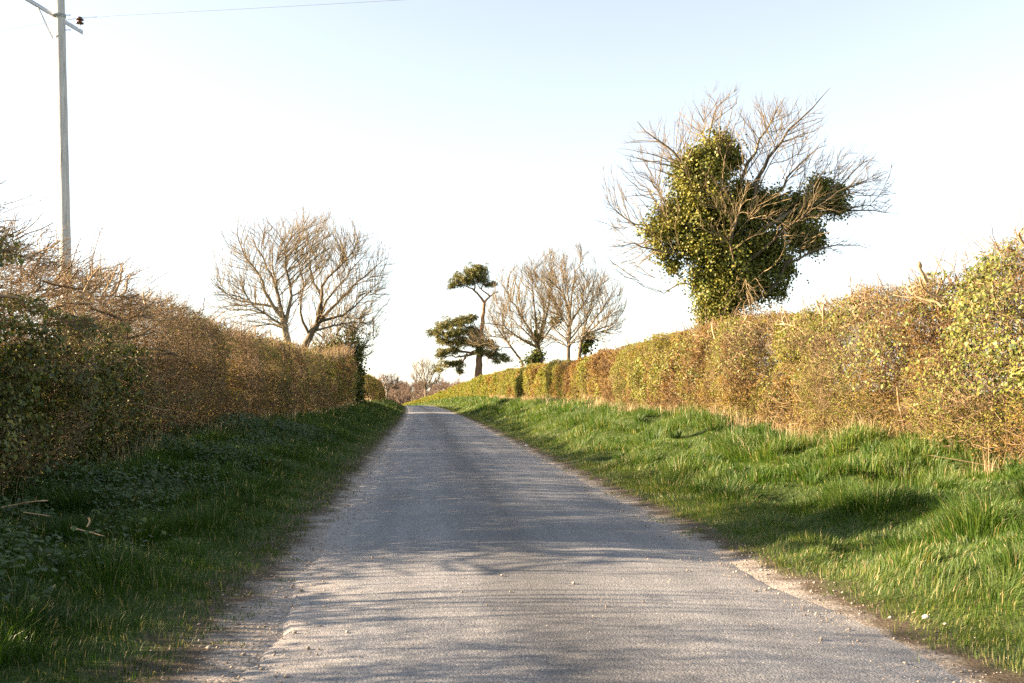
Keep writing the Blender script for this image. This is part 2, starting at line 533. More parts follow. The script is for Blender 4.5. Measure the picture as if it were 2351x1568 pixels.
# ------------------------------------------------------------------ hedges
class Hedge:
    def __init__(s, sgn, off, thick, top, rng):
        s.sgn, s.off, s.T, s.top, s.rng = sgn, off, thick, top, rng
        s.tw, s.lf, s.iv = Geo(), Geo(), Geo()
        s.stub_sets, s.knobs = [], []
        s.hollow = .45

    def world(s, Q):
        """local (depth behind the face, along the road, height over the bank) -> world"""
        y = Q[..., 1]
        bank = zbank_r(y) if s.sgn > 0 else zbank_l(y)
        return np.stack([np.interp(y, YS, CXS) + s.sgn * (s.off + Q[..., 0]), y, zr(y) + bank + Q[..., 2]], -1)

    def H(s, y):
        bank = zbank_r(y) if s.sgn > 0 else zbank_l(y)
        return np.interp(y, s.top[0], s.top[1]) - bank + .5 * (fnoise(y * .33, y * 0 + s.sgn, 47) - .5) + .2 * (vnoise(y * 1.1, y * 0 + 3, 48) - .5)

    def front(s, y, h):
        H = s.H(y)
        return .85 * (fnoise(y * .42, h * .5, 41 + s.sgn) - .5) + s.hollow * sstep((fnoise(y * 1.25, h * 1.5, 45 + s.sgn) - .52) * 7) + .16 * (fnoise(y * 1.6, h * 1.6, 43) - .5) + .45 * np.clip(h / H, 0, 1.1) ** 7 + .12 * np.exp(-(h / .25) ** 2)

    def inside(s, Q, slack=0.0, rag=0.0):
        y, h = Q[..., 1], Q[..., 2]
        H = s.H(y) + rag * (fnoise(y * 2.2, Q[..., 0] * 2, 53) - .35)
        return (Q[..., 0] > s.front(y, h) - slack) & (Q[..., 0] < s.T + slack) & (h < H + slack) & (h > -.1)

    def trim(s, Q, R, slack, rag):
        n = Q.shape[1]
        ok = s.inside(Q, s.rng.uniform(0, 1, (len(Q), 1)) ** 3 * slack, rag)
        first = np.where(ok.all(1), n, np.argmin(ok, 1))
        keep = first >= 2
        Q, R, first = Q[keep], R[keep], first[keep]
        k = ((first - 1) / (n - 1)).clip(0, 1)
        t = np.linspace(0, 1, n)[None] * k[:, None] * (n - 1)
        i = np.minimum(t.astype(int), n - 2)
        f = (t - i)
        a = np.arange(len(Q))[:, None]
        Q = Q[a, i] * (1 - f[..., None]) + Q[a, i + 1] * f[..., None]
        R = R[a, i] * (1 - f) + R[a, i + 1] * f
        return Q, R

    def band(s, y0, y1, lod, stems=6.5, m1=11, m2=6, leaf=2000, leaf_size=.028, trop=(0, 0, .1), stem_r=.016,
             slack=.12, rag=.25, green=.5, thin=None, clump=.75, fill=500, spikes=6):
        rng = s.rng
        L = y1 - y0
        K = max(4, int(L * stems / lod))
        y = rng.uniform(y0, y1, K)
        b = s.T * rng.uniform(.38, .9, K)
        if thin is not None:
            kp = rng.random(K) < thin(y)
            y, b = y[kp], b[kp]; K = len(y)
        n = 9
        Q = np.empty((K, n, 3))
        Q[:, 0] = np.stack([b, y, np.full(K, -.05)], -1)
        d = norm(np.stack([rng.normal(0, .16, K), rng.normal(0, .16, K), np.ones(K)], -1))
        top = s.H(y) * rng.uniform(.8, 1.03, K)
        for q in range(n - 1):
            d = norm(d + rng.normal(size=(K, 3)) * .13 + np.array([0, 0, .12]))
            Q[:, q + 1] = Q[:, q] + d * (top / (n - 1))[:, None]
        w = np.linspace(0, 1, n)[None]
        R = (stem_r * lod ** .5 * rng.uniform(.6, 1.5, K))[:, None] * (1 - .55 * w)
        rmin = .0032 * lod ** .8
        A, RA = spawn(Q, R, m1, .12, 1.0, (.5, 1.25), (.35, 1.0), 5, .2, np.array(trop), .5, rmin * 1.5, .45, absolute=True, rng=rng)
        B, RB = spawn(A, RA, m2, .15, 1.0, (.45, 1.2), (.14, .42), 3, .22, np.array(trop) * .7, .6, rmin, .6, absolute=True, rng=rng)
        # short criss-crossing twigs that fill the clipped face
        NF = int(fill * L / lod ** 1.25)
        fy = rng.uniform(y0, y1, NF); fh = s.H(fy) * rng.random(NF) ** .85
        fb = s.front(fy, fh) + .04 + (s.T * .75) * rng.random(NF) ** 1.7
        if thin is not None:
            kp = rng.random(NF) < thin(fy)
            fy, fh, fb = fy[kp], fh[kp], fb[kp]
        NF = len(fy)
        Fq = np.empty((NF, 4, 3)); Fq[:, 0] = np.stack([fb, fy, fh], -1)
        d = norm(rng.normal(size=(NF, 3)) * np.array([.8, .8, .55]) + np.array([-.25, 0, .30]) + np.array(trop) * 5)
        fl = rng.uniform(.15, .5, NF) * lod ** .3
        for q in range(3):
            d = norm(d + rng.normal(size=(NF, 3)) * .22)
            Fq[:, q + 1] = Fq[:, q] + d * (fl / 3)[:, None]
        FR = (rmin * rng.uniform(.8, 1.6, NF))[:, None] * np.linspace(1, .6, 4)[None]
        Fq, FR = s.trim(Fq, FR, slack * .7, rag)
        tubes(s.tw, s.world(Fq), FR, 3)
        # untrimmed shoots standing proud of the top and the face
        NS = int(spikes * L / lod ** .8)
        if NS:
            ty = rng.uniform(y0, y1, NS); tb = rng.uniform(.1, s.T * .8, NS)
            Sq = np.empty((NS, 4, 3)); Sq[:, 0] = np.stack([tb, ty, s.H(ty) - rng.uniform(.05, .4, NS)], -1)
            d = norm(rng.normal(size=(NS, 3)) * .5 + np.array([-.2, 0, 1.0]) + np.array(trop) * 6)
            sl = rng.uniform(.15, .5, NS) ** 1.3 * 1.5
            for q in range(3):
                d = norm(d + rng.normal(size=(NS, 3)) * .2)
                Sq[:, q + 1] = Sq[:, q] + d * (sl / 3)[:, None]
            SR = (rmin * rng.uniform(1, 2.6, NS))[:, None] * np.linspace(1, .55, 4)[None]
            tubes(s.tw, s.world(Sq), SR, 4, cap=True)
            S2, SR2 = spawn(Sq, SR, 3, .3, 1, (.4, 1.1), (.06, .22), 2, .2, (0, 0, .05), .6, rmin * .8, absolute=True, rng=rng)
            tubes(s.tw, s.world(S2), SR2, 3)
        Q, R = s.trim(Q, R, slack, rag)
        A, RA = s.trim(A, RA, slack, rag)
        B, RB = s.trim(B, RB, slack, rag)
        tubes(s.tw, s.world(Q), R, 5 if lod < 1.6 else 4, cap=lod < 1.6)
        tubes(s.tw, s.world(A), RA, 3)
        tubes(s.tw, s.world(B), RB, 3)
        B = np.concatenate([B, Fq])
        # leaves sit along the twigs, in patches of one species after another
        NL = int(leaf * L / lod ** 1.1)
        if NL and len(B):
            pick = rng.integers(0, len(B), NL)
            seg = rng.random(NL) ** .7 * (B.shape[1] - 1)
            i = np.minimum(seg.astype(int), B.shape[1] - 2); f = (seg - i)[:, None]
            pos = B[pick, i] * (1 - f) + B[pick, i + 1] * f + rng.normal(size=(NL, 3)) * .018 * lod ** .5
            pn = fnoise(pos[:, 1] * .75, pos[:, 2] * .45, 61 + s.sgn)
            pn2 = fnoise(pos[:, 1] * 1.7, pos[:, 2] * 1.7, 67)
            keep = rng.random(NL) < np.clip((1 - clump) + clump * ((pn2 - .40) * 6), .06, 1)
            pos, pn = pos[keep], pn[keep]
            N = len(pos)
            g = green(pos[:, 1], pos[:, 2]) if callable(green) else green
            rnd = np.clip(sstep((pn - .5 + (g - .5) * .9) * 3.0 + .5) * .70 + rng.normal(.15, .13, N), 0, 1)
            nr = rvec(N, rng) + np.array([-.75, 0, .55])
            tp = rvec(N, rng) + np.array([-.3, 0, .1])
            sz = leaf_size * lod ** .8 * rng.uniform(.55, 1.35, N)
            W = s.world(pos)
            nr[:, 0] *= s.sgn; tp[:, 0] *= s.sgn
            leaves(s.lf, W, nr, tp, sz, .75, LEAF, rnd)

    def undergrowth(s, y0, y1, n, size, hmax=1.1, back=False, dark=False):
        rng = s.rng
        y = rng.uniform(y0, y1, n); h = hmax * rng.random(n) ** 1.3; b = s.T * (.25 + .75 * rng.random(n) ** .7) if back else rng.uniform(.1, s.T, n)
        W = s.world(np.stack([b, y, h], -1))
        if dark:
            leaves(s.iv, W, rvec(n, rng), rvec(n, rng), size * rng.uniform(.6, 1.3, n), .95, IVY, np.clip(rng.normal(.25, .2, n), 0, 1))
            return
        leaves(s.lf, W, rvec(n, rng), rvec(n, rng), size * rng.uniform(.6, 1.4, n), .8, LEAF, np.clip(rng.normal(.35, .3, n), 0, 1))

    def sprawl(s, y0, y1, n, r, ln):
        rng = s.rng
        y = rng.uniform(y0, y1, n); b = rng.uniform(.3, s.T * .8, n); h = s.H(y) * rng.uniform(.25, .93, n)
        Q = np.empty((n, 8, 3)); Q[:, 0] = np.stack([b, y, h], -1)
        d = norm(np.array([-.55, .55, .12]) + rng.normal(size=(n, 3)) * np.array([.3, .3, .22]))
        l = rng.uniform(.5, 1, n) * ln
        for q in range(7):
            d = norm(d + rng.normal(size=(n, 3)) * .13 + np.array([0, 0, .03]))
            Q[:, q + 1] = Q[:, q] + d * (l / 7)[:, None]
        R = (r * rng.uniform(.4, 1.2, n))[:, None] * np.linspace(1, .5, 8)[None]
        Q, R = s.trim(Q, R, .3, .3)
        tubes(s.tw, s.world(Q), R, 5, cap=True)
        A, RA = spawn(Q, R, 6, .2, 1, (.4, 1.0), (.15, .5), 4, .2, (-.04, .04, .05), .55, .004, absolute=True, rng=rng)
        tubes(s.tw, s.world(A), RA, 3)

    def ivy(s, y, h, ry, rh, n, size, depth=.45, light=.0):
        rng = s.rng
        a = rng.uniform(0, 2 * np.pi, n); r = np.sqrt(rng.random(n))
        r = r * (.75 + .5 * fnoise(a * 1.3, a * 0 + y, 83))
        yy, hh = y + ry * r * np.cos(a), h + rh * r * np.sin(a)
        H = s.H(yy)
        hh = np.clip(hh, .05, H + .05)
        holes = fnoise(yy * 2.5, hh * 2.5, 91) > .36
        bb = s.front(yy, hh) + rng.uniform(-.1, depth, n) * (1 - .4 * r)
        Q = np.stack([bb, yy, hh], -1)[holes]
        N = len(Q)
        nr = np.array([-1.0, 0, .45]) + rng.normal(size=(N, 3)) * .45
        tp = np.array([-.2, 0, -1.0]) + rng.normal(size=(N, 3)) * .5
        nr[:, 0] *= s.sgn; tp[:, 0] *= s.sgn
        rnd = np.clip(rng.normal(.45 + light, .26, N), 0, 1)
        leaves(s.iv, s.world(Q), nr, tp, size * rng.uniform(.55, 1.3, N), .95, IVY, rnd)

    def stubs(s, y0, y1, n, r=.03, ln=.5, bias=(0, 0, 1), tall=.25):
        rng = s.rng
        y = rng.uniform(y0, y1, n)
        H = s.H(y)
        b = rng.uniform(.1, s.T * .6, n)
        Q = np.empty((n, 6, 3))
        Q[:, 0] = np.stack([b + .15, y, H - ln], -1)
        d = norm(np.array(bias) + rng.normal(size=(n, 3)) * .45)
        l = rng.uniform(.6, 1.0, n) * (ln + tall)
        for q in range(5):
            d = norm(d + rng.normal(size=(n, 3)) * .22)
            Q[:, q + 1] = Q[:, q] + d * (l / 5)[:, None]
        R = (r * rng.uniform(.5, 1.3, n))[:, None] * (1 - .35 * np.linspace(0, 1, 6)[None])
        return Q, R

    def finish(s, root, origin):
        o = np.asarray(origin)
        s.tw.build('stem', M['twig'], root, origin=o)
        if s.lf.n: s.lf.build('foliage', M['hedgeleaf'], root, origin=o)
        if s.iv.n: s.iv.build('ivy', M['ivy'], root, origin=o)
        for Q, R in s.stub_sets:          # every sawn branch end is a part of its own
            for k in range(len(Q)):
                g = Geo()
                tubes(g, s.world(Q[k:k + 1]), R[k:k + 1], 6, True)
                q2, r2 = spawn(Q[k:k + 1], R[k:k + 1], 4, .4, 1, (.5, 1.0), (.15, .4), 3, .2, (0, 0, .05), .6, .006, absolute=True, rng=s.rng)
                tubes(g, s.world(q2), r2, 4, True)
                g.build('stub', M['stump'], root, origin=o)
        for P, R in s.knobs:
            g = Geo(); tubes(g, P, R, 8, True)
            g.build('stub', M['stump'], root, origin=o)


def hedge_root(label, h, y):
    p = h.world(np.array([[.6, y, 0.0]]))[0]
    return thing('hedge', label, 'hedge', p, 'hedges along the lane'), p


# ---- left, near: tall, twiggy, lit from behind
rl = np.random.default_rng(5)
topL = ([-20, 7, 12, 16, 21, 26, 36, 50, 58, 66, 76, 88], [3.2, 3.2, 4.0, 3.72, 3.62, 3.55, 3.7, 3.85, 3.8, 4.5, 5.1, 3.0])
hl = Hedge(-1, HALF + VL, 1.7, topL, rl)
hl.hollow = .6
hl.band(-6, 7.2, 1.3, stems=7, m1=12, m2=5, leaf=6500, trop=(-.10, .05, .03), fill=1400)
hl.top = ([-20, 7.2, 7.7, 9, 11.0, 11.6, 20], [3.6, 3.6, 2.0, 1.75, 2.0, 3.6, 3.6])      # a low, thin stretch
hl.band(7.2, 11.4, 1.2, stems=7, m1=12, m2=5, leaf=3600, trop=(-.10, .05, .03), fill=900, spikes=16)
hl.top = ([-20, 10.7, 11.0, 11.9, 12.2, 20], [1.9, 1.9, 4.9, 4.8, 3.6, 3.6])
hl.band(10.9, 12.0, 1.1, stems=9, m1=14, m2=6, leaf=4500, trop=(-.06, .02, .05), fill=1200, spikes=20)
hl.ivy(11.4, 3.2, .55, 1.5, 4500, .06, depth=1.5)
hl.top = topL
hl.band(7.2, 11.4, 1.2, stems=3.4, m1=7, m2=3, leaf=320, trop=(-.10, .05, .03), fill=170, spikes=6)
hl.undergrowth(-6, 11.5, 38000, .075, 1.5, True, True)
hl.undergrowth(10.5, 19, 16000, .06, 1.9, False, True)
hl.undergrowth(11, 24, 34000, .06, 1.95, True, True)
hl.undergrowth(24, 60, 46000, .10, 1.85, True)
hl.undergrowth(60, 90, 12000, .18, 3.0, True)
hl.sprawl(9, 22, 270, .02, 1.7)
hl.band(11.4, 15.5, 1.0, stems=7, m1=15, m2=6, leaf=1700, trop=(-.12, .07, .02), slack=.24, rag=.45, green=.62, stem_r=.022, fill=2400, spikes=45)
hl.band(15.5, 24, 1.1, stems=7, m1=15, m2=7, leaf=3300, trop=(-.10, .06, .03), slack=.2, rag=.35, green=.62, stem_r=.02, fill=1500, spikes=40)
hl.band(24, 36, 1.6, stems=8, m1=14, m2=7, leaf=6000, trop=(-.06, .04, .06), green=.62, fill=2300, spikes=36)
hl.band(36, 56, 2.6, stems=9, m1=14, m2=7, leaf=8000, trop=(-.05, .03, .06), green=.62, fill=2900, spikes=14)
hl.band(56, 87, 3.8, stems=9, m1=14, m2=7, leaf=12000, trop=(-.05, .03, .06), green=.5, rag=1.1, slack=.35, fill=2300, spikes=45)
for a in [(11.4, 2.3, 1.4, 1.1, 5200, .06), (12.2, 1.3, 1.2, .8, 2600, .06), (14.6, 1.85, 1.3, .85, 4200, .055), (16.4, 1.1, .9, .7, 1900, .055), (12.6, 2.9, 1.1, .6, 2200, .055), (11.8, 2.9, .8, .8, 2200, .058), (17.6, 1.9, .8, .5, 1100, .055), (13.6, 1.6, .8, .8, 2200, .058), (12.4, 2.0, .7, 1.2, 2200, .058), (20, .9, 1.5, .5, 900, .055),
          (13.3, .9, .9, .6, 900, .055), (33, 2.5, 1.2, .5, 500, .07), (45, 1.5, 2, .8, 500, .08), (3.5, 1.8, 2.0, 1.1, 2200, .065), (0, 1.8, 2.5, 1.2, 2200, .065),
          (74, 1.4, 6, 1.3, 2600, .11), (80, 2.6, 4.5, 1.3, 3800, .12), (85, 1.6, 2.2, 1.6, 2600, .11), (66, 2.9, 3, .8, 1100, .11), (62, 1.2, 3, .8, 900, .1)]:
    hl.ivy(*a, depth=.7)
hl.stub_sets.append(hl.stubs(10, 20, 26, .02, .5, (-.5, .35, .8), .15))
# a lone thin shoot the cutter missed
sh = np.array([[at(205, 640, 17.2), at(214, 590, 17.2), at(222, 560, 17.2), at(230, 535, 17.2), at(236, 520, 17.2), at(243, 506, 17.2)]])
shR = np.linspace(.010, .004, 6)[None]
s2, r2 = spawn(sh, shR, 9, .15, .95, (.5, .9), (.12, .4), 4, .15, (0, 0, .1), .6, .0028, absolute=True, rng=rl)
s3, r3 = spawn(s2, r2, 4, .2, 1, (.5, .9), (.05, .14), 2, .15, (0, 0, .1), .7, .0024, absolute=True, rng=rl)
for a, b in ((sh, shR), (s2, r2), (s3, r3)): tubes(hl.tw, a, b, 3)
root, p = hedge_root('tall brown twiggy hedge on the shaded left bank, backlit, dark ivy at its near end', hl, 30)
hl.finish(root, p)

# ---- left, far: seen in the gap where the lane bends
hf = Hedge(-1, HALF + VL - .6, 1.6, ([84, 100, 130, 170, 220], [3.7, 3.5, 3.1, 2.4, 1.2]), np.random.default_rng(6))
hf.band(95, 130, 5.0, stems=9, m1=14, m2=7, leaf=13000, green=.45, fill=1900)
hf.band(130, 200, 7.5, stems=9, m1=14, m2=7, leaf=13000, green=.45, fill=1900)
root, p = hedge_root('low brown trimmed hedge far down the left side beyond the ivy clad bush', hf, 130)
hf.finish(root, p)

# ---- right, near: ragged, ivy, sawn stubs, fully lit
rr_ = np.random.default_rng(9)
topR = ([-5, 8, 12.4, 15.2, 18.8, 23.5, 29, 38, 52, 74, 90, 125, 160, 200, 250], [3.8, 3.85, 3.75, 3.6, 3.45, 3.45, 3.62, 3.55, 3.42, 3.8, 3.85, 3.9, 3.6, 2.7, 1.6])
hr = Hedge(1, HALF + VR, 1.8, topR, rr_)
gr = lambda y, h: np.interp(y, [10, 18, 22, 26, 30], [.56, .58, .5, .56, .56])
hr.hollow = .38
hr.band(7, 12.5, 1.0, stems=9, m1=15, m2=7, leaf=21000, leaf_size=.025, trop=(-.02, 0, .05), slack=.2, rag=.3, green=gr, stem_r=.016, fill=1500, spikes=32)
hr.band(12.5, 20, 1.1, stems=9, m1=15, m2=8, leaf=22000, leaf_size=.025, trop=(-.02, 0, .05), slack=.2, rag=.35, green=gr, stem_r=.016, fill=1600, spikes=32)
hr.band(20, 30, 1.6, stems=9, m1=15, m2=8, leaf=23000, leaf_size=.027, trop=(-.02, 0, .06), rag=.25, green=gr, stem_r=.013, fill=2200, spikes=20)
for a in [(12.6, 2.0, 1.6, 1.0, 1700, .052), (13.8, 2.4, 1.5, .6, 1000, .05), (15.4, 2.2, 1.3, .75, 1100, .048), (11.4, 1.3, 1.3, .9, 1200, .056), (17.6, 2.0, 1.1, .8, 900, .046),
          (10.3, 2.2, 1.4, 1.0, 1200, .056), (14.3, 1.3, 1.1, .6, 600, .048), (19.8, 1.9, .6, 1.0, 550, .046), (23.5, 1.9, 1.0, .8, 850, .05), (28.5, 1.3, 1.2, 1.0, 1200, .055),
          (9, 1.5, 1.2, 1.1, 700, .056), (16.6, 1.4, .9, .6, 450, .046), (26.5, 2.1, .9, .6, 600, .05), (21.5, 1.2, .8, .6, 400, .046)]:
    hr.ivy(*a, light=.02)
hr.undergrowth(7, 30, 26000, .032, .9)
for (a0, a1, n_, r_, l_) in ((14.5, 21.5, 16, .030, .55), (8, 15, 9, .022, .45), (21, 30, 8, .024, .45)):
    hr.stub_sets.append(hr.stubs(a0, a1, n_, r_, l_, (-.25, -.1, 1), .22))
# the thick knobbed stump standing over the top
kn = np.array([at(2128, 648, 14.7), at(2122, 636, 14.66), at(2117, 626, 14.62), at(2112, 618, 14.62), at(2112, 610, 14.6), at(2109, 605, 14.58), at(2104, 601, 14.6)])
hr.knobs.append((kn[None], np.array([[.030, .034, .026, .028, .038, .040, .022]])))
root, p = hedge_root('ragged sunlit hedge at near right with glossy ivy and sawn branch stubs', hr, 18)
hr.finish(root, p)

# ---- right, far: clipped, lime and brown patches
ht = Hedge(1, HALF + VR - .05, 1.9, topR, np.random.default_rng(12))
ht.hollow = .25
gf = lambda y, h: np.interp(y, [30, 36, 42, 50, 60, 80, 110, 160, 220], [.5, .66, .56, .42, .68, .64, .72, .74, .74])
ht.band(30, 42, 2.1, stems=8, m1=14, m2=7, leaf=20000, leaf_size=.028, rag=.12, slack=.06, green=gf, clump=.3, stem_r=.01, fill=2300)
ht.band(42, 62, 3.0, stems=8, m1=13, m2=7, leaf=23000, leaf_size=.028, rag=.10, slack=.06, green=gf, clump=.3, stem_r=.01, fill=2300)
ht.band(62, 100, 4.4, stems=8, m1=12, m2=6, leaf=25000, leaf_size=.028, rag=.10, slack=.05, green=gf, clump=.3, stem_r=.01, fill=2300)
ht.band(100, 170, 7.0, stems=8, m1=11, m2=6, leaf=26000, leaf_size=.028, rag=.10, slack=.05, green=gf, clump=.25, stem_r=.01, fill=2300)
ht.band(170, 262, 10.0, stems=8, m1=11, m2=6, leaf=26000, leaf_size=.028, rag=.10, slack=.05, green=gf, clump=.25, stem_r=.01, fill=2300)
for a in [(31.0, 1.7, 1.0, .8, 900, .07), (34, 1.1, 1.2, .7, 700, .075)]:
    ht.ivy(*a, light=.15)
root, p = hedge_root('neatly clipped lime green and brown hedge curving away on the right', ht, 80)
ht.finish(root, p)


# ------------------------------------------------------------------ trees
def resample(pts, n):
    pts = np.asarray(pts, float)
    d = np.concatenate([[0], np.cumsum(np.linalg.norm(np.diff(pts, axis=0), axis=1))])
    # Catmull-Rom through the control points
    P = np.vstack([2 * pts[0] - pts[1], pts, 2 * pts[-1] - pts[-2]])
    out = []
    for t in np.linspace(0, d[-1], n):
        i = min(np.searchsorted(d, t, 'right') - 1, len(pts) - 2)
        f = (t - d[i]) / max(d[i + 1] - d[i], 1e-6)
        a, b, c, e = P[i], P[i + 1], P[i + 2], P[i + 3]
        out.append(.5 * (2 * b + (c - a) * f + (2 * a - 5 * b + 4 * c - e) * f ** 2 + (3 * b - a - 3 * c + e) * f ** 3))
    return np.array(out)


def limb_set(limbs, D, n=14, jit=.012, rng=RNG):
    """limbs: (pixel points, r0, r1, end depth offset); a limb starts at the depth of the nearest earlier limb"""
    Ps, Rs, offs = [], [], []
    for pts, r0, r1, dz in limbs:
        p0 = np.array(pts[0], float)
        start = 0.0
        best = 30.0
        for (q, o) in offs:
            dd = np.linalg.norm(q - p0, axis=1)
            k = dd.argmin()
            if dd[k] < best:
                best, start = dd[k], o[k]
        c = resample([(x, y, 0) for x, y in pts], n)[:, :2]
        L = np.linalg.norm(c[-1] - c[0]); w = np.linspace(0, 1, n)
        c[1:] += rng.normal(size=(n - 1, 2)) * jit * L * np.minimum(1, w[1:, None] * 3) * .6
        o = start + (dz) * w
        Ps.append(np.array([at(x, y, D + oo) for (x, y), oo in zip(c, o)]))
        Rs.append(r0 + (r1 * (.5 if r1 < .05 else 1) - r0) * w ** .8)
        offs.append((c, o))
    return np.array(Ps), np.array(Rs)


def blob_leaves(geo, blobs, D, per, size, tmpl, width, rng, rnd_mu=.45, upw=.35, spray=.2):
    """ivy hanging in many small ragged sprays; blobs: (px, py, radius px x, radius px y, depth offset)"""
    for (px, py, rx, ry, dz) in blobs:
        n = int(per * rx * ry / 1000.0)
        if n < 3: continue
        k = max(4, n // 34)
        d = rvec(k, rng) * (rng.random(k) ** .45 * rng.uniform(.6, 1.18, k))[:, None]
        s = (D + dz) / F
        c = at(px, py, D + dz)
        cen = c + RT * (d[:, :1] * rx * s) + FW * (d[:, 1:2] * rx * .85 * s) + np.array([0, 0, 1.0]) * (d[:, 2:] * ry * s)
        out = RT * d[:, 0:1] + FW * d[:, 1:2] + np.array([0, 0, 1.0]) * d[:, 2:3]
        m = 34
        cc, oo = np.repeat(cen, m, 0), np.repeat(out, m, 0)
        sp = np.repeat(spray * rng.uniform(.5, 1.3, k) * (size / .085) ** .8, m)
        loc = cc + rng.normal(size=(k * m, 3)) * sp[:, None] * np.array([.75, .75, .9])
        nr = oo * .8 + np.array([0, 0, upw]) + rng.normal(size=loc.shape) * .55
        tp = np.array([0, 0, -1.0]) + oo * .3 + rng.normal(size=loc.shape) * .5
        rnd = np.clip(np.repeat(rng.normal(rnd_mu, .16, k), m) + rng.normal(0, .17, k * m), 0, 1)
        leaves(geo, loc, nr, tp, size * rng.uniform(.6, 1.3, k * m), width, tmpl, rnd)


def base_on_ground(P):
    return np.array([P[0], P[1], float(ground_z(P[0], P[1]))])


def crown_points(ells, D, rng, mult=1.0, shell=.40):
    """points filling a union of ellipsoids; (px, py, rx px, ry px, depth offset m, depth radius m, count)"""
    out = []
    s = D / F
    for (px, py, rx, ry, dz, rz, n) in ells:
        n = int(n * mult)
        d = rvec(n, rng)
        ragged = .74 + .52 * fnoise(d[:, 0] * 2.6 + px, d[:, 2] * 2.6 + d[:, 1] * 1.9, 23)
        d = d * (rng.random(n) ** shell * ragged)[:, None]
        c = at(px, py, D + dz)
        out.append(c + RT * (d[:, :1] * rx * s) + FW * (d[:, 1:2] * rz) + np.array([0, 0, 1.0]) * (d[:, 2:] * ry * s))
    return np.concatenate(out)


def colonise(P, A, step, kill, infl, rng, trop=(0, 0, .12), wob=.18, iters=90, centre=None, rad=.9):
    """grow twigs from the limb polylines P (K,n,3) towards the attractor cloud A"""
    nodes = [P[:, P.shape[1] // 4:].reshape(-1, 3)]
    # densify limbs so twigs can leave anywhere
    mid = (P[:, P.shape[1] // 4:-1] + P[:, P.shape[1] // 4 + 1:]) / 2
    nodes.append(mid.reshape(-1, 3))
    N = np.concatenate(nodes)
    par = np.full(len(N), -1)
    pts = [N]; pars = [par]
    near_d = np.full(len(A), 1e9); near_i = np.zeros(len(A), int)
    alive = np.ones(len(A), bool)
    kids = np.zeros(200000, int)
    new, base, total = N, 0, len(N)
    allp = N
    trop = np.asarray(trop)
    for it in range(iters):
        ia = np.nonzero(alive)[0]
        if len(ia) == 0 or len(new) == 0: break
        d2 = ((A[ia][:, None, :] - new[None]) ** 2).sum(-1)
        k = d2.argmin(1); dm = np.sqrt(d2[np.arange(len(ia)), k])
        b = dm < near_d[ia]
        near_d[ia[b]] = dm[b]; near_i[ia[b]] = k[b] + base
        alive[near_d < kill] = False
        ia = np.nonzero(alive & (near_d < infl))[0]
        if len(ia) == 0: break
        src, inv = np.unique(near_i[ia], return_inverse=True)
        dirs = np.zeros((len(src), 3))
        np.add.at(dirs, inv, norm(A[ia] - allp[near_i[ia]]))
        ok = kids[src] < 3
        src, dirs = src[ok], dirs[ok]
        if len(src) == 0: break
        kids[src] += 1
        d = norm(norm(dirs) + rng.normal(size=dirs.shape) * wob + trop)
        if centre is not None:
            ro = norm(allp[src] - centre)
            d = norm(d + ro * rad)
            ok = (d * ro).sum(-1) > .45
            src, d = src[ok], d[ok]
            if len(src) == 0: break
        new = allp[src] + d * step
        pts.append(new); pars.append(src)
        base = total; total += len(new)
        allp = np.concatenate([allp, new])
    par = np.concatenate(pars)
    # sizes of the sub-trees, for tapering
    size = np.ones(total)
    for i in range(total - 1, len(N) - 1, -1):
        size[par[i]] += size[i]
    best = np.full(total, -1)
    for i in range(len(N), total):
        p = par[i]
        if best[p] < 0 or size[i] > size[best[p]]: best[p] = i
    chains = []
    for i in range(len(N), total):
        p = par[i]
        if p < len(N) or best[p] != i:
            c = [p, i]
            while best[c[-1]] >= 0: c.append(best[c[-1]])
            chains.append(c)
    return allp, size, chains


def twig_crown(geo, P, A, step, kill, infl, rtip, rng, fine=(2, .2, .6), trop=(0, 0, .12), rpow=.42, rmax=.06, wob=.22, centre=None):
    allp, size, chains = colonise(P, A, step, kill, infl, rng, trop, wob, centre=centre)
    buckets = {}
    for c in chains:
        L = len(c)
        n = 3 if L <= 3 else 5 if L <= 6 else 9 if L <= 12 else 16
        q = allp[c]; r = np.minimum(rtip * size[c] ** rpow, rmax)
        r[0] = r[1] if L > 1 else r[0]
        t = np.linspace(0, L - 1, n); i = np.minimum(t.astype(int), L - 2); f = t - i
        buckets.setdefault(n, ([], []))
        buckets[n][0].append(q[i] * (1 - f[:, None]) + q[i + 1] * f[:, None])
        buckets[n][1].append(r[i] * (1 - f) + r[i + 1] * f)
    for n, (qs, rs) in buckets.items():
        qs, rs = np.array(qs), np.array(rs)
        tubes(geo, qs, rs, 4 if n > 5 else 3)
        m = fine[0] * {3: 1, 5: 1, 9: 2, 16: 4}[n]
        B, RB = spawn(qs, rs, m, .2, 1, (.35, .9), (fine[1], fine[2]), 3, .13, np.asarray(trop) * 1.2, .7, rtip * .8, absolute=True, rng=rng, radial=centre)
        tubes(geo, B, RB, 3)


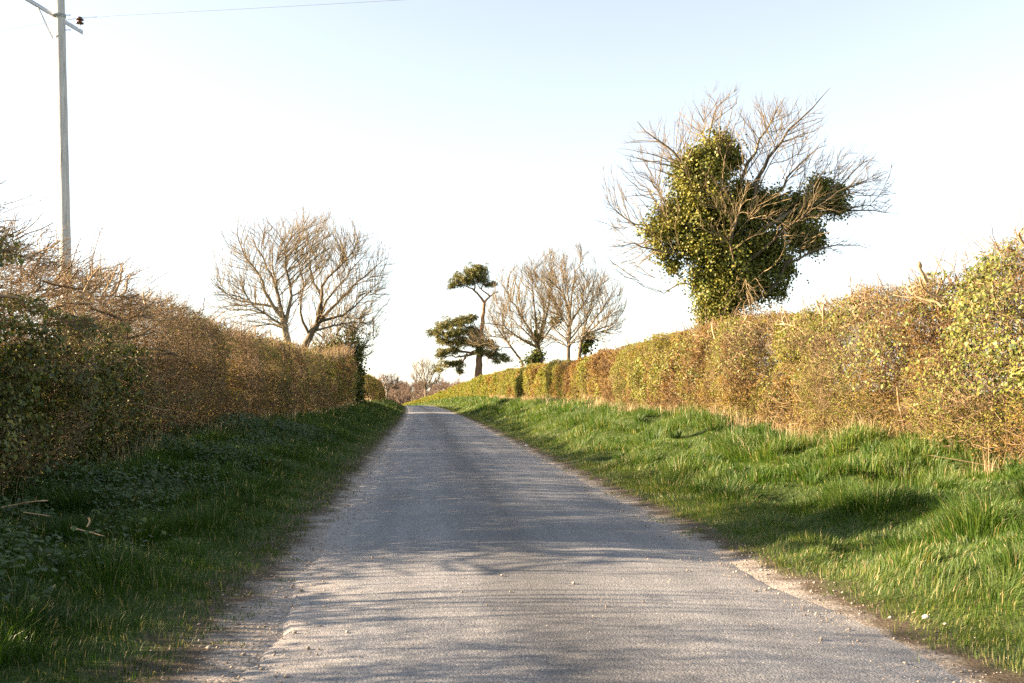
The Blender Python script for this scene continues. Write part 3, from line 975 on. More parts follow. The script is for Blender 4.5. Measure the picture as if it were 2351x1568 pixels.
def build_tree(label, cat, name, limbs, D, spec, ivy=None, group=None, seed=1, bark='bark', twig='treetwig', foot=True, boughs=0):
    rng = np.random.default_rng(seed)
    P, R = limb_set(limbs, D, rng=rng)
    root_pt = base_on_ground(P[0, 0])
    root = thing(name, label, cat, root_pt, group)
    g = Geo()
    tubes(g, P, R, 8)
    if boughs:
        m = P[R[:, -1] < .05]; mr = R[R[:, -1] < .05]
        P2, R2 = spawn(m, mr, boughs, .22, .8, (.3, .75), (.30, .55), 13, .085, (0, 0, .05), .45, .012, .3, tfall=.75, rng=rng)
        tubes(g, P2, R2, 5)
    if foot:   # carry every ground limb down to the soil
        starts = [k for k in range(len(P)) if limbs[k][1] >= .6 * limbs[0][1] and abs(limbs[k][0][0][1] - limbs[0][0][0][1]) < 25]
        for k in starts:
            a = P[k, 0]; b = base_on_ground(a) - np.array([0, 0, .3])
            tubes(g, np.array([[b, (a + b) / 2, a]]), np.array([[R[k, 0] * 1.4, R[k, 0] * 1.12, R[k, 0]]]), 8)
    g.build('trunk', M[bark], root, smooth=True, origin=root_pt)
    g = Geo()
    if boughs:
        P = np.concatenate([P, P2])
    A = crown_points(spec['crown'], D, rng, spec.get('mult', 2.2))
    twig_crown(g, P, A, spec['step'], spec['kill'], spec.get('infl', 9), spec['rtip'], rng, spec['fine'], spec.get('trop', (0, 0, .12)), rmax=spec.get('rmax', .06), centre=at(*spec['fork'], D) if 'fork' in spec else P[0, -1])
    g.build('crown', M[twig], root, origin=root_pt)
    if ivy:
        g = Geo()
        blob_leaves(g, ivy['blobs'], D, ivy['per'], ivy['size'], IVY, .95, rng, rnd_mu=ivy.get('mu', .42))
        g.build('ivy', M['ivy'], root, origin=root_pt)
    return root, P, R, rng


# --- the big ivy clad tree on the right
def c3(x, y): return (1320 + .4026 * x, 172 + .4026 * y)
def L3(*p): return [c3(a, b) for a, b in p]


limbs = [
    (L3((880, 1420), (870, 1250), (845, 1050), (830, 950)), .27, .20, 0),
    (L3((835, 1000), (760, 800), (690, 620), (560, 440), (440, 350), (355, 270)), .13, .018, -.8),
    (L3((830, 960), (800, 700), (785, 480), (770, 300), (800, 200), (840, 140)), .13, .016, .3),
    (L3((880, 1000), (925, 720), (960, 560), (1040, 420), (1110, 270), (1200, 120)), .12, .018, .9),
    (L3((900, 1020), (1050, 600), (1150, 420), (1290, 240), (1380, 150), (1443, 65)), .12, .014, -.4),
    (L3((930, 1000), (1120, 720), (1230, 570), (1330, 460), (1440, 400)), .10, .016, 1.4),
    (L3((900, 1050), (1150, 820), (1380, 720), (1520, 620), (1640, 480)), .12, .016, .6),
    (L3((930, 1080), (1180, 880), (1420, 790), (1600, 770), (1860, 785)), .10, .012, 1.2),
    (L3((880, 1150), (1010, 1050), (1200, 890), (1400, 740), (1560, 640)), .07, .014, -2.0),
    (L3((900, 1330), (1120, 1230), (1200, 1085), (1400, 990), (1550, 970), (1680, 995)), .085, .012, -.9),
    (L3((840, 1020), (620, 930), (430, 865), (290, 820), (170, 690)), .08, .013, .5),
    (L3((850, 1080), (640, 1030), (450, 1000), (330, 965), (190, 980)), .07, .012, -1.0),
    (L3((870, 1280), (720, 1210), (600, 1195), (490, 1235), (350, 1170)), .05, .011, .8),
    (L3((830, 960), (640, 820), (480, 690), (350, 600)), .07, .012, 1.5),
    (L3((860, 1100), (900, 900), (960, 700), (980, 560)), .07, .014, -1.8),
    (L3((890, 1380), (950, 1240), (900, 1060)), .03, .010, -1.0),
    (L3((890, 1340), (970, 1220), (1080, 1120)), .035, .010, -1.2),
    (L3((1150, 820), (1300, 700), (1480, 660), (1700, 600), (1790, 545)), .05, .010, .7),
]
spec = dict(step=.20, kill=.25, rtip=.0053, fine=(3, .14, .42), trop=(0, 0, .16), rmax=.04, mult=2.1, fork=(1670, 600), crown=[
    (1500, 440, 95, 130, .3, 1.6, 330), (1700, 325, 190, 105, .3, 2.0, 620), (1830, 290, 60, 70, -.2, .8, 110), (1920, 430, 125, 95, .6, 1.8, 440), (1890, 565, 95, 28, -.5, .9, 110), (1465, 600, 70, 55, .2, 1.2, 130),
    (1790, 510, 120, 70, -2.0, .8, 150), (1640, 480, 70, 90, -2.0, .7, 110), (1430, 500, 45, 70, 0, .8, 70), (1700, 690, 50, 50, -1.2, .6, 50), (1990, 470, 70, 45, .8, .9, 110)])
blobs3 = [(800, 440, 150, 120, 0), (720, 560, 170, 120, -.3), (640, 540, 110, 110, .5), (880, 480, 90, 70, .3), (750, 740, 230, 170, 0), (570, 820, 150, 120, .3), (900, 880, 250, 200, .4),
          (1060, 740, 180, 120, .8), (1250, 770, 170, 110, .8), (1420, 680, 120, 100, .8), (1500, 740, 75, 70, .9), (1400, 620, 60, 45, .9), (1300, 900, 130, 100, .6), (1100, 1000, 190, 140, .2),
          (1370, 960, 60, 60, .7), (900, 1080, 230, 150, 0), (680, 980, 170, 110, -.2), (480, 900, 110, 60, 0), (500, 1010, 60, 50, 0), (850, 1250, 180, 130, -.1), (760, 1350, 90, 90, 0), (1020, 1180, 180, 120, .2),
          (1190, 1120, 70, 70, .3), (870, 1400, 160, 80, 0), (560, 1090, 50, 50, 0), (1160, 1240, 40, 35, .2), (740, 1150, 110, 90, 0), (960, 660, 90, 60, .4)]
blobs = [(*c3(x, y), rx * .4026, ry * .4026, dz) for x, y, rx, ry, dz in blobs3]
build_tree('big tree smothered in dark green ivy, bare twigs poking out, behind the right hedge', 'tree', 'ivy_clad_tree',
           limbs, 32.0, spec, {'blobs': blobs, 'per': 1450, 'size': .08, 'mu': .72}, seed=3, boughs=3)

# --- bare trees behind the left hedge
def ash(cr, fork): return dict(fork=fork, step=.27, kill=.31, rtip=.0076, fine=(3, .25, .8), trop=(0, 0, .24), rmax=.05, mult=2.7, crown=cr)


limbsA = [
    ([(664, 800), (655, 760), (650, 730)], .22, .18, 0),
    ([(652, 735), (610, 685), (590, 640), (550, 590), (530, 540), (525, 500)], .13, .02, -1.0),
    ([(655, 745), (640, 710), (590, 700), (520, 685), (470, 655), (440, 620)], .10, .018, .8),
    ([(650, 730), (625, 650), (600, 600), (575, 560), (560, 520)], .12, .02, 1.2),
    ([(656, 740), (668, 680), (655, 610), (660, 560), (690, 520), (700, 470)], .12, .02, -.4),
    ([(654, 740), (622, 620), (625, 560), (640, 510)], .09, .018, 2.0),
    ([(654, 750), (600, 720), (560, 690), (510, 610)], .08, .016, -2.0),
]
# keep the crown inside the photograph's outline: x 490-905, y 495-800
limbsA = [([(655 + (x - 655) * (.86 if x < 655 else 1), max(y, 478)) for x, y in pts], a, b, c) for pts, a, b, c in limbsA]
build_tree('wide bare multi-stemmed tree rising behind the left hedge, left of the leaning one', 'tree', 'bare_tree', limbsA, 55.0, ash([(600, 640, 108, 125, 0, 2.4, 850), (680, 575, 90, 78, .4, 2.2, 500), (525, 690, 45, 55, 0, 1.4, 130), (620, 745, 80, 35, 0, 1.6, 170)], (650, 775)), group='bare trees', seed=21, boughs=3)
limbsB = [
    ([(690, 815), (712, 770), (728, 745)], .24, .19, 0),
    ([(726, 748), (735, 700), (745, 650), (790, 600), (815, 560), (830, 530)], .14, .02, -1.0),
    ([(728, 745), (770, 700), (810, 660), (850, 620), (890, 590)], .13, .02, .6),
    ([(728, 745), (738, 690), (720, 640), (710, 590), (730, 530), (745, 505)], .13, .02, 1.5),
    ([(735, 738), (790, 720), (830, 690), (850, 670), (880, 640)], .10, .018, -.6),
    ([(733, 742), (750, 690), (790, 640), (830, 590), (860, 555)], .10, .018, 2.2),
    ([(712, 772), (690, 720), (695, 650), (680, 580), (685, 530)], .10, .018, -2.0),
    ([(720, 760), (780, 745), (830, 740), (870, 750)], .08, .016, .5),
]
build_tree('bare leaning tree behind the left hedge next to the ivy covered bush', 'tree', 'bare_tree', limbsB, 60.0, ash([(790, 640, 108, 120, 0, 2.6, 900), (740, 575, 85, 78, 0, 2.2, 450), (845, 700, 45, 70, 0, 1.6, 200), (780, 755, 85, 40, 0, 1.8, 220)], (728, 785)), group='bare trees', seed=22, boughs=3)

# --- bush with ivy that ends the left hedge
limbsC = [
    ([(772, 880), (776, 840), (780, 800)], .16, .10, 0),
    ([(776, 830), (765, 790), (790, 745), (830, 735)], .13, .03, -.6),
    ([(740, 880), (748, 830), (752, 780), (770, 750)], .12, .03, -.4),
    ([(798, 885), (802, 840), (812, 800), (820, 760), (838, 720)], .06, .012, .3),
    ([(790, 860), (796, 800), (800, 755), (795, 715)], .06, .012, -.5),
    ([(812, 890), (818, 850), (826, 810), (850, 780), (872, 765)], .05, .012, .4),
    ([(755, 860), (735, 810), (745, 760), (730, 730)], .06, .012, .6),
]
bushspec = dict(fork=(780, 890), step=.28, kill=.33, rtip=.014, fine=(4, .25, .8), trop=(0, 0, .14), rmax=.05, crown=[(775, 790, 62, 75, 0, 2.0, 650), (815, 770, 45, 75, .5, 1.5, 300), (740, 815, 45, 60, -.5, 1.5, 260), (845, 790, 25, 45, 0, .8, 70)])
blobsC = [(772, 800, 26, 30, 0), (800, 825, 28, 36, 0), (814, 865, 22, 44, 0), (812, 905, 24, 32, 0), (750, 840, 36, 32, 0), (785, 880, 42, 42, 0), (822, 800, 10, 26, 0), (806, 768, 10, 20, .2), (730, 815, 26, 24, 0)]
root, P, R, rg = build_tree('overgrown bush with dark ivy and bare shoots where the left hedge breaks off', 'bush', 'hedge_bush', limbsC, 76.0, bushspec,
                            {'blobs': blobsC, 'per': 1500, 'size': .17, 'mu': .5}, seed=23)

# --- bare trees on the right, before the pine
def c2(x, y): return (746.2 + .3295 * x, 459.2 + .3295 * y)
def L2(*p): return [c2(a, b) for a, b in p]


def far(cr, fork): return dict(fork=fork, step=.36, kill=.42, rtip=.0120, fine=(3, .35, 1.0), trop=(0, 0, .2), rmax=.07, mult=3.4, crown=cr)


limbsD = [
    (L2((1505, 1130), (1490, 1050), (1470, 980)), .26, .2, 0),
    (L2((1475, 990), (1400, 860), (1310, 720), (1240, 600), (1190, 540)), .15, .025, -1.0),
    (L2((1480, 1000), (1470, 850), (1450, 680), (1440, 520), (1450, 420)), .15, .025, .8),
    (L2((1485, 990), (1540, 820), (1570, 650), (1590, 500), (1580, 370)), .15, .025, -1.5),
    (L2((1480, 1030), (1350, 960), (1240, 880), (1130, 860), (1000, 880)), .12, .025, -.5),
    (L2((1480, 1010), (1380, 900), (1250, 780), (1170, 700)), .10, .022, 2.0),
    (L2((1485, 1000), (1520, 800), (1510, 600), (1520, 450)), .12, .025, 2.5),
    (L2((1485, 1010), (1600, 860), (1660, 700), (1690, 560)), .10, .022, 1.0),
]
ivD = [(*c2(1490, 1090), 16, 20, 0), (*c2(1430, 1120), 18, 12, 0), (*c2(1480, 950), 10, 14, 0), (*c2(1610, 830), 12, 16, .5), (*c2(1480, 860), 8, 12, 0)]
build_tree('dense bare tree right of the pine with ivy round its foot', 'tree', 'bare_tree', limbsD, 96.0, far([(1215, 690, 85, 100, 0, 3.2, 900), (1165, 740, 45, 50, -.4, 1.8, 160), (1255, 640, 55, 60, .5, 2.2, 250), (1215, 780, 70, 30, 0, 2, 170)], (1233, 815)), {'blobs': ivD, 'per': 1500, 'size': .2}, group='bare trees', seed=31, boughs=3)
limbsE = [
    (L2((1695, 1110), (1698, 1000), (1704, 900), (1706, 800)), .17, .13, 0),
    (L2((1705, 820), (1660, 660), (1600, 520), (1560, 420), (1540, 350)), .11, .022, -.8),
    (L2((1706, 800), (1720, 640), (1750, 500), (1790, 420), (1840, 345)), .11, .022, .8),
    (L2((1704, 860), (1790, 740), (1860, 600), (1890, 480), (1880, 400)), .10, .022, -1.2),
    (L2((1700, 900), (1640, 780), (1590, 650), (1540, 560)), .09, .022, 1.5),
    (L2((1705, 820), (1690, 650), (1670, 480), (1680, 370)), .10, .022, 2),
    (L2((1700, 980), (1780, 880), (1860, 760), (1940, 620), (1960, 540)), .08, .02, 2.2),
]
build_tree('bare tree with slender pale trunk standing over the clipped right hedge', 'tree', 'bare_tree', limbsE, 88.0, far([(1305, 670, 72, 95, 0, 2.6, 750), (1290, 720, 60, 60, 0, 2, 220), (1300, 775, 60, 30, 0, 2, 180)], (1306, 815)), group='bare trees', seed=32, boughs=3)
limbsF = [
    (L2((1772, 1080), (1785, 1000), (1800, 950)), .17, .13, 0),
    (L2((1800, 950), (1870, 840), (1960, 720), (2020, 620), (2060, 540)), .11, .022, -.8),
    (L2((1800, 950), (1900, 900), (2000, 870), (2060, 800), (2105, 715)), .10, .022, .8),
    (L2((1798, 955), (1830, 800), (1880, 660), (1930, 560), (1950, 480)), .10, .022, 1.5),
    (L2((1798, 955), (1880, 880), (2000, 780), (2060, 690), (2100, 620)), .09, .022, -1.8),
    (L2((1790, 980), (1860, 930), (1980, 900), (2080, 850)), .07, .02, 0),
]
ivF = [(*c2(1835, 975), 16, 20, .3), (*c2(1800, 1040), 12, 14, .2)]
build_tree('bare tree with right-leaning limbs and dark ivy patch, right of the slender pale trunk', 'tree', 'bare_tree', limbsF, 92.0, far([(1375, 715, 55, 85, 0, 2.4, 600), (1400, 735, 35, 55, 0, 1.6, 150), (1360, 780, 45, 25, 0, 1.6, 110)], (1338, 800)), {'blobs': ivF, 'per': 1500, 'size': .2}, group='bare trees', seed=33, boughs=3)
limbsG = [
    (L2((1375, 1135), (1330, 1070), (1285, 1010), (1240, 950)), .13, .10, 0),
    (L2((1240, 950), (1180, 860), (1150, 780), (1160, 700)), .08, .02, -.8),
    (L2((1250, 960), (1160, 950), (1070, 960), (1000, 1000)), .07, .02, .5),
    (L2((1270, 990), (1230, 850), (1250, 720), (1230, 630)), .08, .02, 1.2),
    (L2((1300, 1030), (1200, 1020), (1110, 990), (1040, 1010)), .06, .02, -.8),
]
build_tree('small bare tree leaning left over the hedge in front of the pine', 'tree', 'bare_tree', limbsG, 100.0, far([(1145, 750, 42, 70, 0, 1.8, 200), (1110, 780, 38, 20, 0, 1.4, 90)], (1170, 800)), group='bare trees', seed=34, boughs=2)


# --- Scots pine
def pine():
    rng = np.random.default_rng(41)
    D = 165.0
    s = D / F
    limbs = [
        (L2((1068, 1230), (1078, 1100), (1085, 1000), (1095, 850), (1108, 750), (1110, 700)), .66, .24, 0),
        (L2((1110, 715), (1070, 660), (1030, 620), (985, 600), (930, 590)), .24, .06, -.5),
        (L2((1110, 715), (1140, 680), (1175, 650), (1205, 635)), .22, .08, .5),
        (L2((1040, 635), (1045, 590), (1020, 550), (1010, 520)), .16, .05, 1.0),
        (L2((1150, 670), (1090, 620), (1060, 580), (1090, 530)), .15, .05, -1.0),
        (L2((1090, 620), (1100, 590), (1150, 590)), .12, .05, .6),
        (L2((1085, 990), (1020, 1000), (930, 960), (850, 930), (770, 930)), .34, .07, -2.0),
        (L2((1087, 960), (1020, 900), (950, 870), (880, 880)), .30, .07, 2.0),
        (L2((1080, 1050), (980, 1060), (880, 1020), (810, 1000)), .28, .07, 1.0),
        (L2((1080, 1060), (960, 1090), (880, 1090), (800, 1080)), .25, .06, -1.0),
        (L2((990, 1070), (975, 1100), (950, 1150), (935, 1230)), .20, .08, 0),
        (L2((960, 1130), (900, 1140), (830, 1160)), .14, .05, -.6),
        (L2((1090, 1040), (1150, 1100), (1220, 1110), (1280, 1110)), .26, .06, -1.0),
        (L2((1090, 1000), (1140, 1020), (1190, 1060), (1230, 1090)), .2, .06, 1.5),
        (L2((1090, 960), (1060, 900), (1030, 840)), .2, .06, 0),
    ]
    P, R = limb_set(limbs, D, rng=rng, jit=.02)
    rp = base_on_ground(P[0, 0])
    root = thing('pine_tree', 'tall gnarled pine with a flat tufted top and drooping lower boughs beyond the right hedge', 'tree', rp)
    g = Geo()
    tubes(g, P, R, 8)
    a = P[0, 0]; b = rp - np.array([0, 0, .3])
    tubes(g, np.array([[b, (a + b) / 2, a]]), np.array([[R[0, 0] * 1.3, R[0, 0] * 1.1, R[0, 0]]]), 8)
    tw = spawn(P[1:], R[1:], 9, .25, 1, (.4, .9), (.2, .4), 4, .15, (0, 0, .1), .4, .03, rng=rng)
    tubes(g, tw[0], tw[1], 4)
    dead = spawn(P[:1], R[:1], 8, .55, .95, (.8, 1.3), (.05, .13), 4, .2, (0, 0, .05), .15, .03, rng=rng)
    tubes(g, dead[0], dead[1], 4)
    g.build('trunk', M['pinebark'], root, smooth=True, origin=rp)
    bl = [(1030, 500, 90, 32, 0), (1090, 485, 50, 24, .5), (960, 545, 90, 30, -.5), (1090, 555, 50, 34, .5), (1150, 590, 45, 20, .5), (905, 585, 55, 22, -.5), (1000, 575, 50, 22, 0), (880, 605, 30, 12, -.5), (1060, 520, 60, 35, -1.2),
          (760, 930, 55, 26, -1.5), (820, 880, 60, 32, 0), (890, 860, 70, 32, 1), (960, 840, 70, 32, 1), (1020, 825, 45, 24, .5), (870, 930, 70, 35, -1.5), (960, 920, 80, 38, -1), (820, 980, 55, 28, .5), (900, 990, 70, 34, .5),
          (980, 990, 70, 40, -1), (1040, 930, 50, 50, 1.0), (830, 1060, 55, 26, -1), (900, 1050, 55, 26, 0), (800, 1090, 35, 16, -1), (850, 1150, 70, 22, -.6), (800, 1190, 30, 14, -.6), (930, 1140, 50, 26, 0), (940, 1190, 28, 30, 0),
          (1130, 1060, 60, 30, 0), (1180, 1080, 60, 28, .5), (1250, 1105, 45, 24, -1), (1120, 1000, 55, 36, 1.2), (1075, 1050, 35, 50, -.8), (1060, 1000, 50, 40, -1.2), (1200, 1125, 40, 14, -.6)]
    g = Geo()
    for (x, y, rx, ry, dz) in bl:
        px, py = c2(x, y)
        c = at(px, py, D + dz)
        rx, ry = rx * .3295 * s * 1.12, ry * .3295 * s * 1.3
        nt_ = max(12, int(rx * ry * 30))
        d = rvec(nt_, rng) * (rng.uniform(.3, 1.0, nt_) + .35 * (rng.random(nt_) < .18))[:, None]
        d[:, 2] = np.abs(d[:, 2]) * 1.5 - .55
        cen = c + RT * (d[:, :1] * rx) + FW * (d[:, 1:2] * rx * .9) + np.array([0, 0, 1.]) * (d[:, 2:] * ry)
        k = 44
        cc = np.repeat(cen, k, 0)
        dirs = rvec(len(cc), rng) + np.array([0, 0, .45])
        dirs = norm(dirs)
        pos = cc + dirs * rng.uniform(.02, .28, len(cc))[:, None]
        rnd = np.clip(np.repeat(rng.normal(.5, .22, nt_), k) + rng.normal(0, .15, len(cc)), 0, 1)
        leaves(g, pos, rvec(len(cc), rng), dirs, rng.uniform(.22, .42, len(cc)), .26, NEEDLE, rnd)
    g.build('foliage', M['needle'], root, origin=rp)


pine()

# --- far trees in the dip
farlimb = [
    ([(977, 925), (977, 900), (977, 892)], .26, .2, 0),
    ([(977, 895), (968, 870), (955, 850), (946, 842)], .13, .04, -.8),
    ([(977, 895), (975, 865), (968, 840), (966, 828)], .13, .04, .8),
    ([(977, 895), (982, 865), (986, 840), (984, 828)], .13, .04, -1),
    ([(977, 895), (990, 870), (1000, 850), (1008, 842)], .13, .04, 1),
    ([(977, 897), (960, 880), (944, 868)], .1, .04, 0),
    ([(977, 897), (994, 880), (1012, 866)], .1, .04, .5),
]
fs = dict(fork=(977, 905), step=.55, kill=.65, rtip=.036, fine=(3, .5, 1.5), trop=(0, 0, .16), rmax=.11, crown=[(978, 860, 33, 36, 0, 2.6, 520)])
build_tree('round fan-shaped bare tree far off above the end of the clipped hedge', 'tree', 'bare_tree', farlimb, 232.0, fs, group='bare trees', seed=51)
oak = [
    ([(888, 922), (888, 905), (890, 895)], .4, .3, 0),
    ([(890, 897), (878, 885), (868, 876)], .2, .06, -1),
    ([(890, 897), (884, 880), (880, 868)], .2, .06, 1),
    ([(890, 897), (896, 880), (900, 866)], .2, .06, -1),
    ([(890, 897), (905, 885), (915, 874)], .2, .06, 1),
]
fs2 = dict(fork=(889, 905), step=.7, kill=.8, rtip=.06, fine=(4, .6, 1.6), trop=(0, 0, .02), rmax=.16, crown=[(889, 880, 27, 19, 0, 2.8, 520), (905, 885, 14, 14, 0, 2, 120)])
build_tree('distant russet oak in the dip just over the end of the left hedge', 'tree', 'oak_tree', oak, 300.0, fs2, seed=52, twig='oaktwig')


def wood():
    rng = np.random.default_rng(61)
    g = Geo()
    K = 130
    px = np.concatenate([rng.uniform(890, 1060, 75), rng.uniform(700, 1500, 55)])
    D = np.concatenate([rng.uniform(330, 560, 45), rng.uniform(560, 950, 85)])
    for x, d in zip(px, D):
        p = at(x, 900, d)
        b = base_on_ground(p)
        h = rng.uniform(7, 11) * (1 if d > 560 else .8)
        n = 9
        P = np.empty((n, 5, 3)); dd = norm(rng.normal(size=(n, 3)) * .5 + np.array([0, 0, 1.0]))
        P[:, 0] = b + np.array([0, 0, -.3])
        P[:, 1] = b + np.array([0, 0, h * .2])
        for q in range(2, 5):
            dd = norm(dd + rng.normal(size=(n, 3)) * .12)
            P[:, q] = P[:, q - 1] + dd * h * .24
        R = np.repeat(np.linspace(.22, .07, 5)[None], n, 0)
        tubes(g, P, R, 4, rnd=np.full(n, .4))
        A = spawn(P, R, 9, .3, 1, (.4, .9), (.25, .45), 3, .15, (0, 0, .06), .5, .07, rng=rng)
        B = spawn(A[0], A[1], 6, .2, 1, (.4, .9), (.3, .6), 2, .15, (0, 0, .05), .7, .065, rng=rng)
        tone = rng.uniform(.1, .9)
        tubes(g, A[0], A[1], 3, rnd=np.clip(rng.normal(tone, .15, len(A[0])), 0, 1))
        tubes(g, B[0], B[1], 3, rnd=np.clip(rng.normal(tone, .15, len(B[0])), 0, 1))
    o = g.build('distant_wood', M['oaktwig'])
    tag(o, 'bare brown wood massed on the far rise beyond the end of the lane', 'wood', kind='stuff')


wood()


# ------------------------------------------------------------------ utility pole and wire
def box_mesh(bm_pts, mat, name, parent, bevel=.0):
    """a box from centre, three axis half-vectors"""
    c, a, b, d = [np.asarray(v, float) for v in bm_pts]
    V = np.array([c + sa * a + sb * b + sd * d for sa in (-1, 1) for sb in (-1, 1) for sd in (-1, 1)])
    Fq = np.array([[0, 1, 3, 2], [4, 6, 7, 5], [0, 4, 5, 1], [2, 3, 7, 6], [0, 2, 6, 4], [1, 5, 7, 3]])
    me = make_mesh(name, V, [Fq], mat)
    o = obj(name, me, parent)
    if bevel:
        m = o.modifiers.new('bevel', 'BEVEL'); m.width = bevel; m.segments = 2
    return o


def utility_pole():
    D = 23.0
    top, mid = at(137, -22, D), at(150, 560, D)
    axis = norm(top - mid)
    base = mid + axis * ((float(ground_z(mid[0], mid[1])) - .2 - mid[2]) / axis[2])
    root = thing('utility_pole', 'tall weathered grey wooden power pole behind the near left hedge', 'utility pole', base)
    n = 40
    w = np.linspace(0, 1, n)
    P = base + (top - base) * w[:, None] - base
    R = .132 - .026 * w
    R = R * (1 + .012 * np.sin(w * 37) + .008 * np.sin(w * 91))
    R[-1] *= .86
    g = Geo()
    tubes(g, P[None], R[None], 20)
    c = P[-1] + axis * .02
    ring = g.n - 20
    g.add(np.array([c]), [np.array([[ring + k - g.n, ring + (k + 1) % 20 - g.n, 0] for k in range(20)])], [np.zeros(20)])
    V = np.concatenate(g.V); Fs = [np.concatenate(g.F[k]) for k in sorted(g.F)]
    po = obj('pole', make_mesh('pole', V, Fs, M['pole'], smooth=True), root)
    # crossarm runs almost straight away from the camera
    tip = at(200, 74, 24.07)
    pc = at(137, 35, D)
    ad = tip - pc; ad[2] = 0; half = np.linalg.norm(ad); ad = ad / half
    side = np.array([ad[1], -ad[0], 0])               # towards the right of the pole
    up = np.array([0, 0, 1.0])
    z = tip[2]
    ctr = np.array([pc[0], pc[1], z]) - base + side * .0
    # arm: an angle iron bolted on the far right flank of the pole
    off = side * (-.118)
    box_mesh((ctr + off, ad * half, side * .006, up * .05), M['galv'], 'crossarm', root)
    box_mesh((ctr + off - side * .035 + up * .052, ad * (half - .01), side * .035, up * .004), M['galv'], 'crossarm_flange', root)
    # flat brace from the near half of the arm down to the pole
    b0 = ctr + off - ad * .62 - up * .02 - side * .012
    b1 = ctr - side * .122 - ad * .05 - up * .55
    bd = norm(b1 - b0); bw = norm(np.cross(bd, side))
    box_mesh(((b0 + b1) / 2, (b1 - b0) / 2, bw * .024, side * .004), M['galv'], 'brace', root)
    # strap round the pole
    g = Geo()
    k = np.linspace(0, 2 * np.pi, 24)
    ringp = ctr[None] * 0 + (P[-1] + (z - base[2] - P[-1][2]) * axis / axis[2])[None] + .118 * (np.cos(k)[:, None] * side + np.sin(k)[:, None] * ad)
    for dz in (-.03, 0, .03):
        tubes(g, (ringp + up * dz)[None], np.full((1, 24), .012), 5)
    g.build('strap', M['galv'], root)
    # two step bolts
    for py in (36, 122):
        pz = at(137 + 13 * py / 560, py * .98 if py < 60 else 69, D)[2] - base[2]
    for py in (35, 69):
        q = at(140, py, D) - base
        a0 = q + RT * .09; a1 = q + RT * .21 + up * .006
        g = Geo()
        tubes(g, np.array([[a0, (a0 + a1) / 2, a1]]), np.full((1, 3), .0105), 8, True)
        hd = np.array([[a1 - RT * .012, a1, a1 + RT * .014]])
        tubes(g, hd, np.full((1, 3), .014), 6, True)
        g.build('step_bolt', M['galv'], root)
    # insulators at both arm ends
    pts = []
    for sgn in (1, -1):
        q = ctr + off + ad * sgn * (half - .10) + up * .05 - side * .02
        pin = Geo()
        tubes(pin, np.array([[q - up * .03, q + up * .06, q + up * .15]]), np.full((1, 3), .016), 8, True)
        prof = [(.13, .03), (.135, .085), (.150, .098), (.165, .085), (.175, .05), (.215, .045), (.222, .08), (.236, .096), (.252, .082), (.262, .05), (.275, .04), (.285, .055), (.30, .05), (.31, .01)]
        ins = Geo()
        tubes(ins, np.array([[q + up * hh for hh, _ in prof]]) , np.array([[r for _, r in prof]]), 20)
        io = ins.build('insulator', M['porcelain'], root, smooth=True)
        pin.build('pin', M['galv'], io)
        pts.append(q + up * .29 + base)
    return root, pts, side, base


pole, wire_pts, wside, pbase = utility_pole()


def wire(p, label, drop_l, drop_r):
    """two spans meeting at the insulator; +wside is roughly image left"""
    d = -wside if np.dot(wside, RT) < 0 else wside
    pts = []
    for t in np.linspace(-46, 70, 90):
        if t < 0:
            z = .085 * t + .0011 * t * t
        else:
            z = -.020 * t + .00035 * t * t
        pts.append(p + d * t + np.array([0, 0, z]))
    pts = np.array(pts)
    g = Geo()
    o = pts[0]
    tubes(g, (pts - o)[None], np.full((1, len(pts)), .0042), 5)
    # binding coil each side of the insulator
    k = np.linspace(-.45, .45, 60)
    coil = np.array([p + d * t + np.array([0, 0, (.085 * t if t < 0 else -.02 * t) + .006 * math.sin(t * 120)]) + np.cross(d, [0, 0, 1]) * .006 * math.cos(t * 120) for t in k])
    tubes(g, (coil - o)[None], np.full((1, 60), .0045), 4)
    ob = g.build('overhead_wire', M['wire'])
    ob.location = tuple(o)
    tag(ob, label, 'wire', 'overhead wires')


wire(wire_pts[0], 'thin overhead wire tied to the brown insulator in view on the pole', 0, 0)


# ------------------------------------------------------------------ grass
def blades(geo, x, y, hgt, wid, lean_dir, lean, rnd, seg, rng, z=None):
    n = len(x)
    if z is None:
        z = ground_z(x, y)
    B = np.stack([x, y, z - .01], -1)
    ang = rng.uniform(0, 2 * np.pi, n)
    sd = np.stack([np.cos(ang), np.sin(ang), np.zeros(n)], -1) * (wid / 2)[:, None]
    ld = np.stack([np.cos(lean_dir), np.sin(lean_dir), np.zeros(n)], -1)
    up = np.array([0, 0, 1.0])
    tip = B + ld * (hgt * lean)[:, None] + up * (hgt * np.sqrt(np.maximum(1 - lean ** 2 * .8, .12)))[:, None]
    if seg == 1:
        V = np.stack([B - sd, B + sd, tip], 1).reshape(-1, 3)
        f = (np.arange(n) * 3)[:, None] + np.arange(3)[None]
        geo.add(V, [f], [rnd])
    else:
        mid = B + ld * (hgt * lean * .33)[:, None] + up * (hgt * .56)[:, None]
        V = np.stack([B - sd, B + sd, mid - sd * .75, mid + sd * .75, tip], 1).reshape(-1, 3)
        b = (np.arange(n) * 5)[:, None]
        geo.add(V, [b + np.array([[0, 1, 3, 2]]), b + np.array([[2, 3, 4]])], [rnd, rnd])


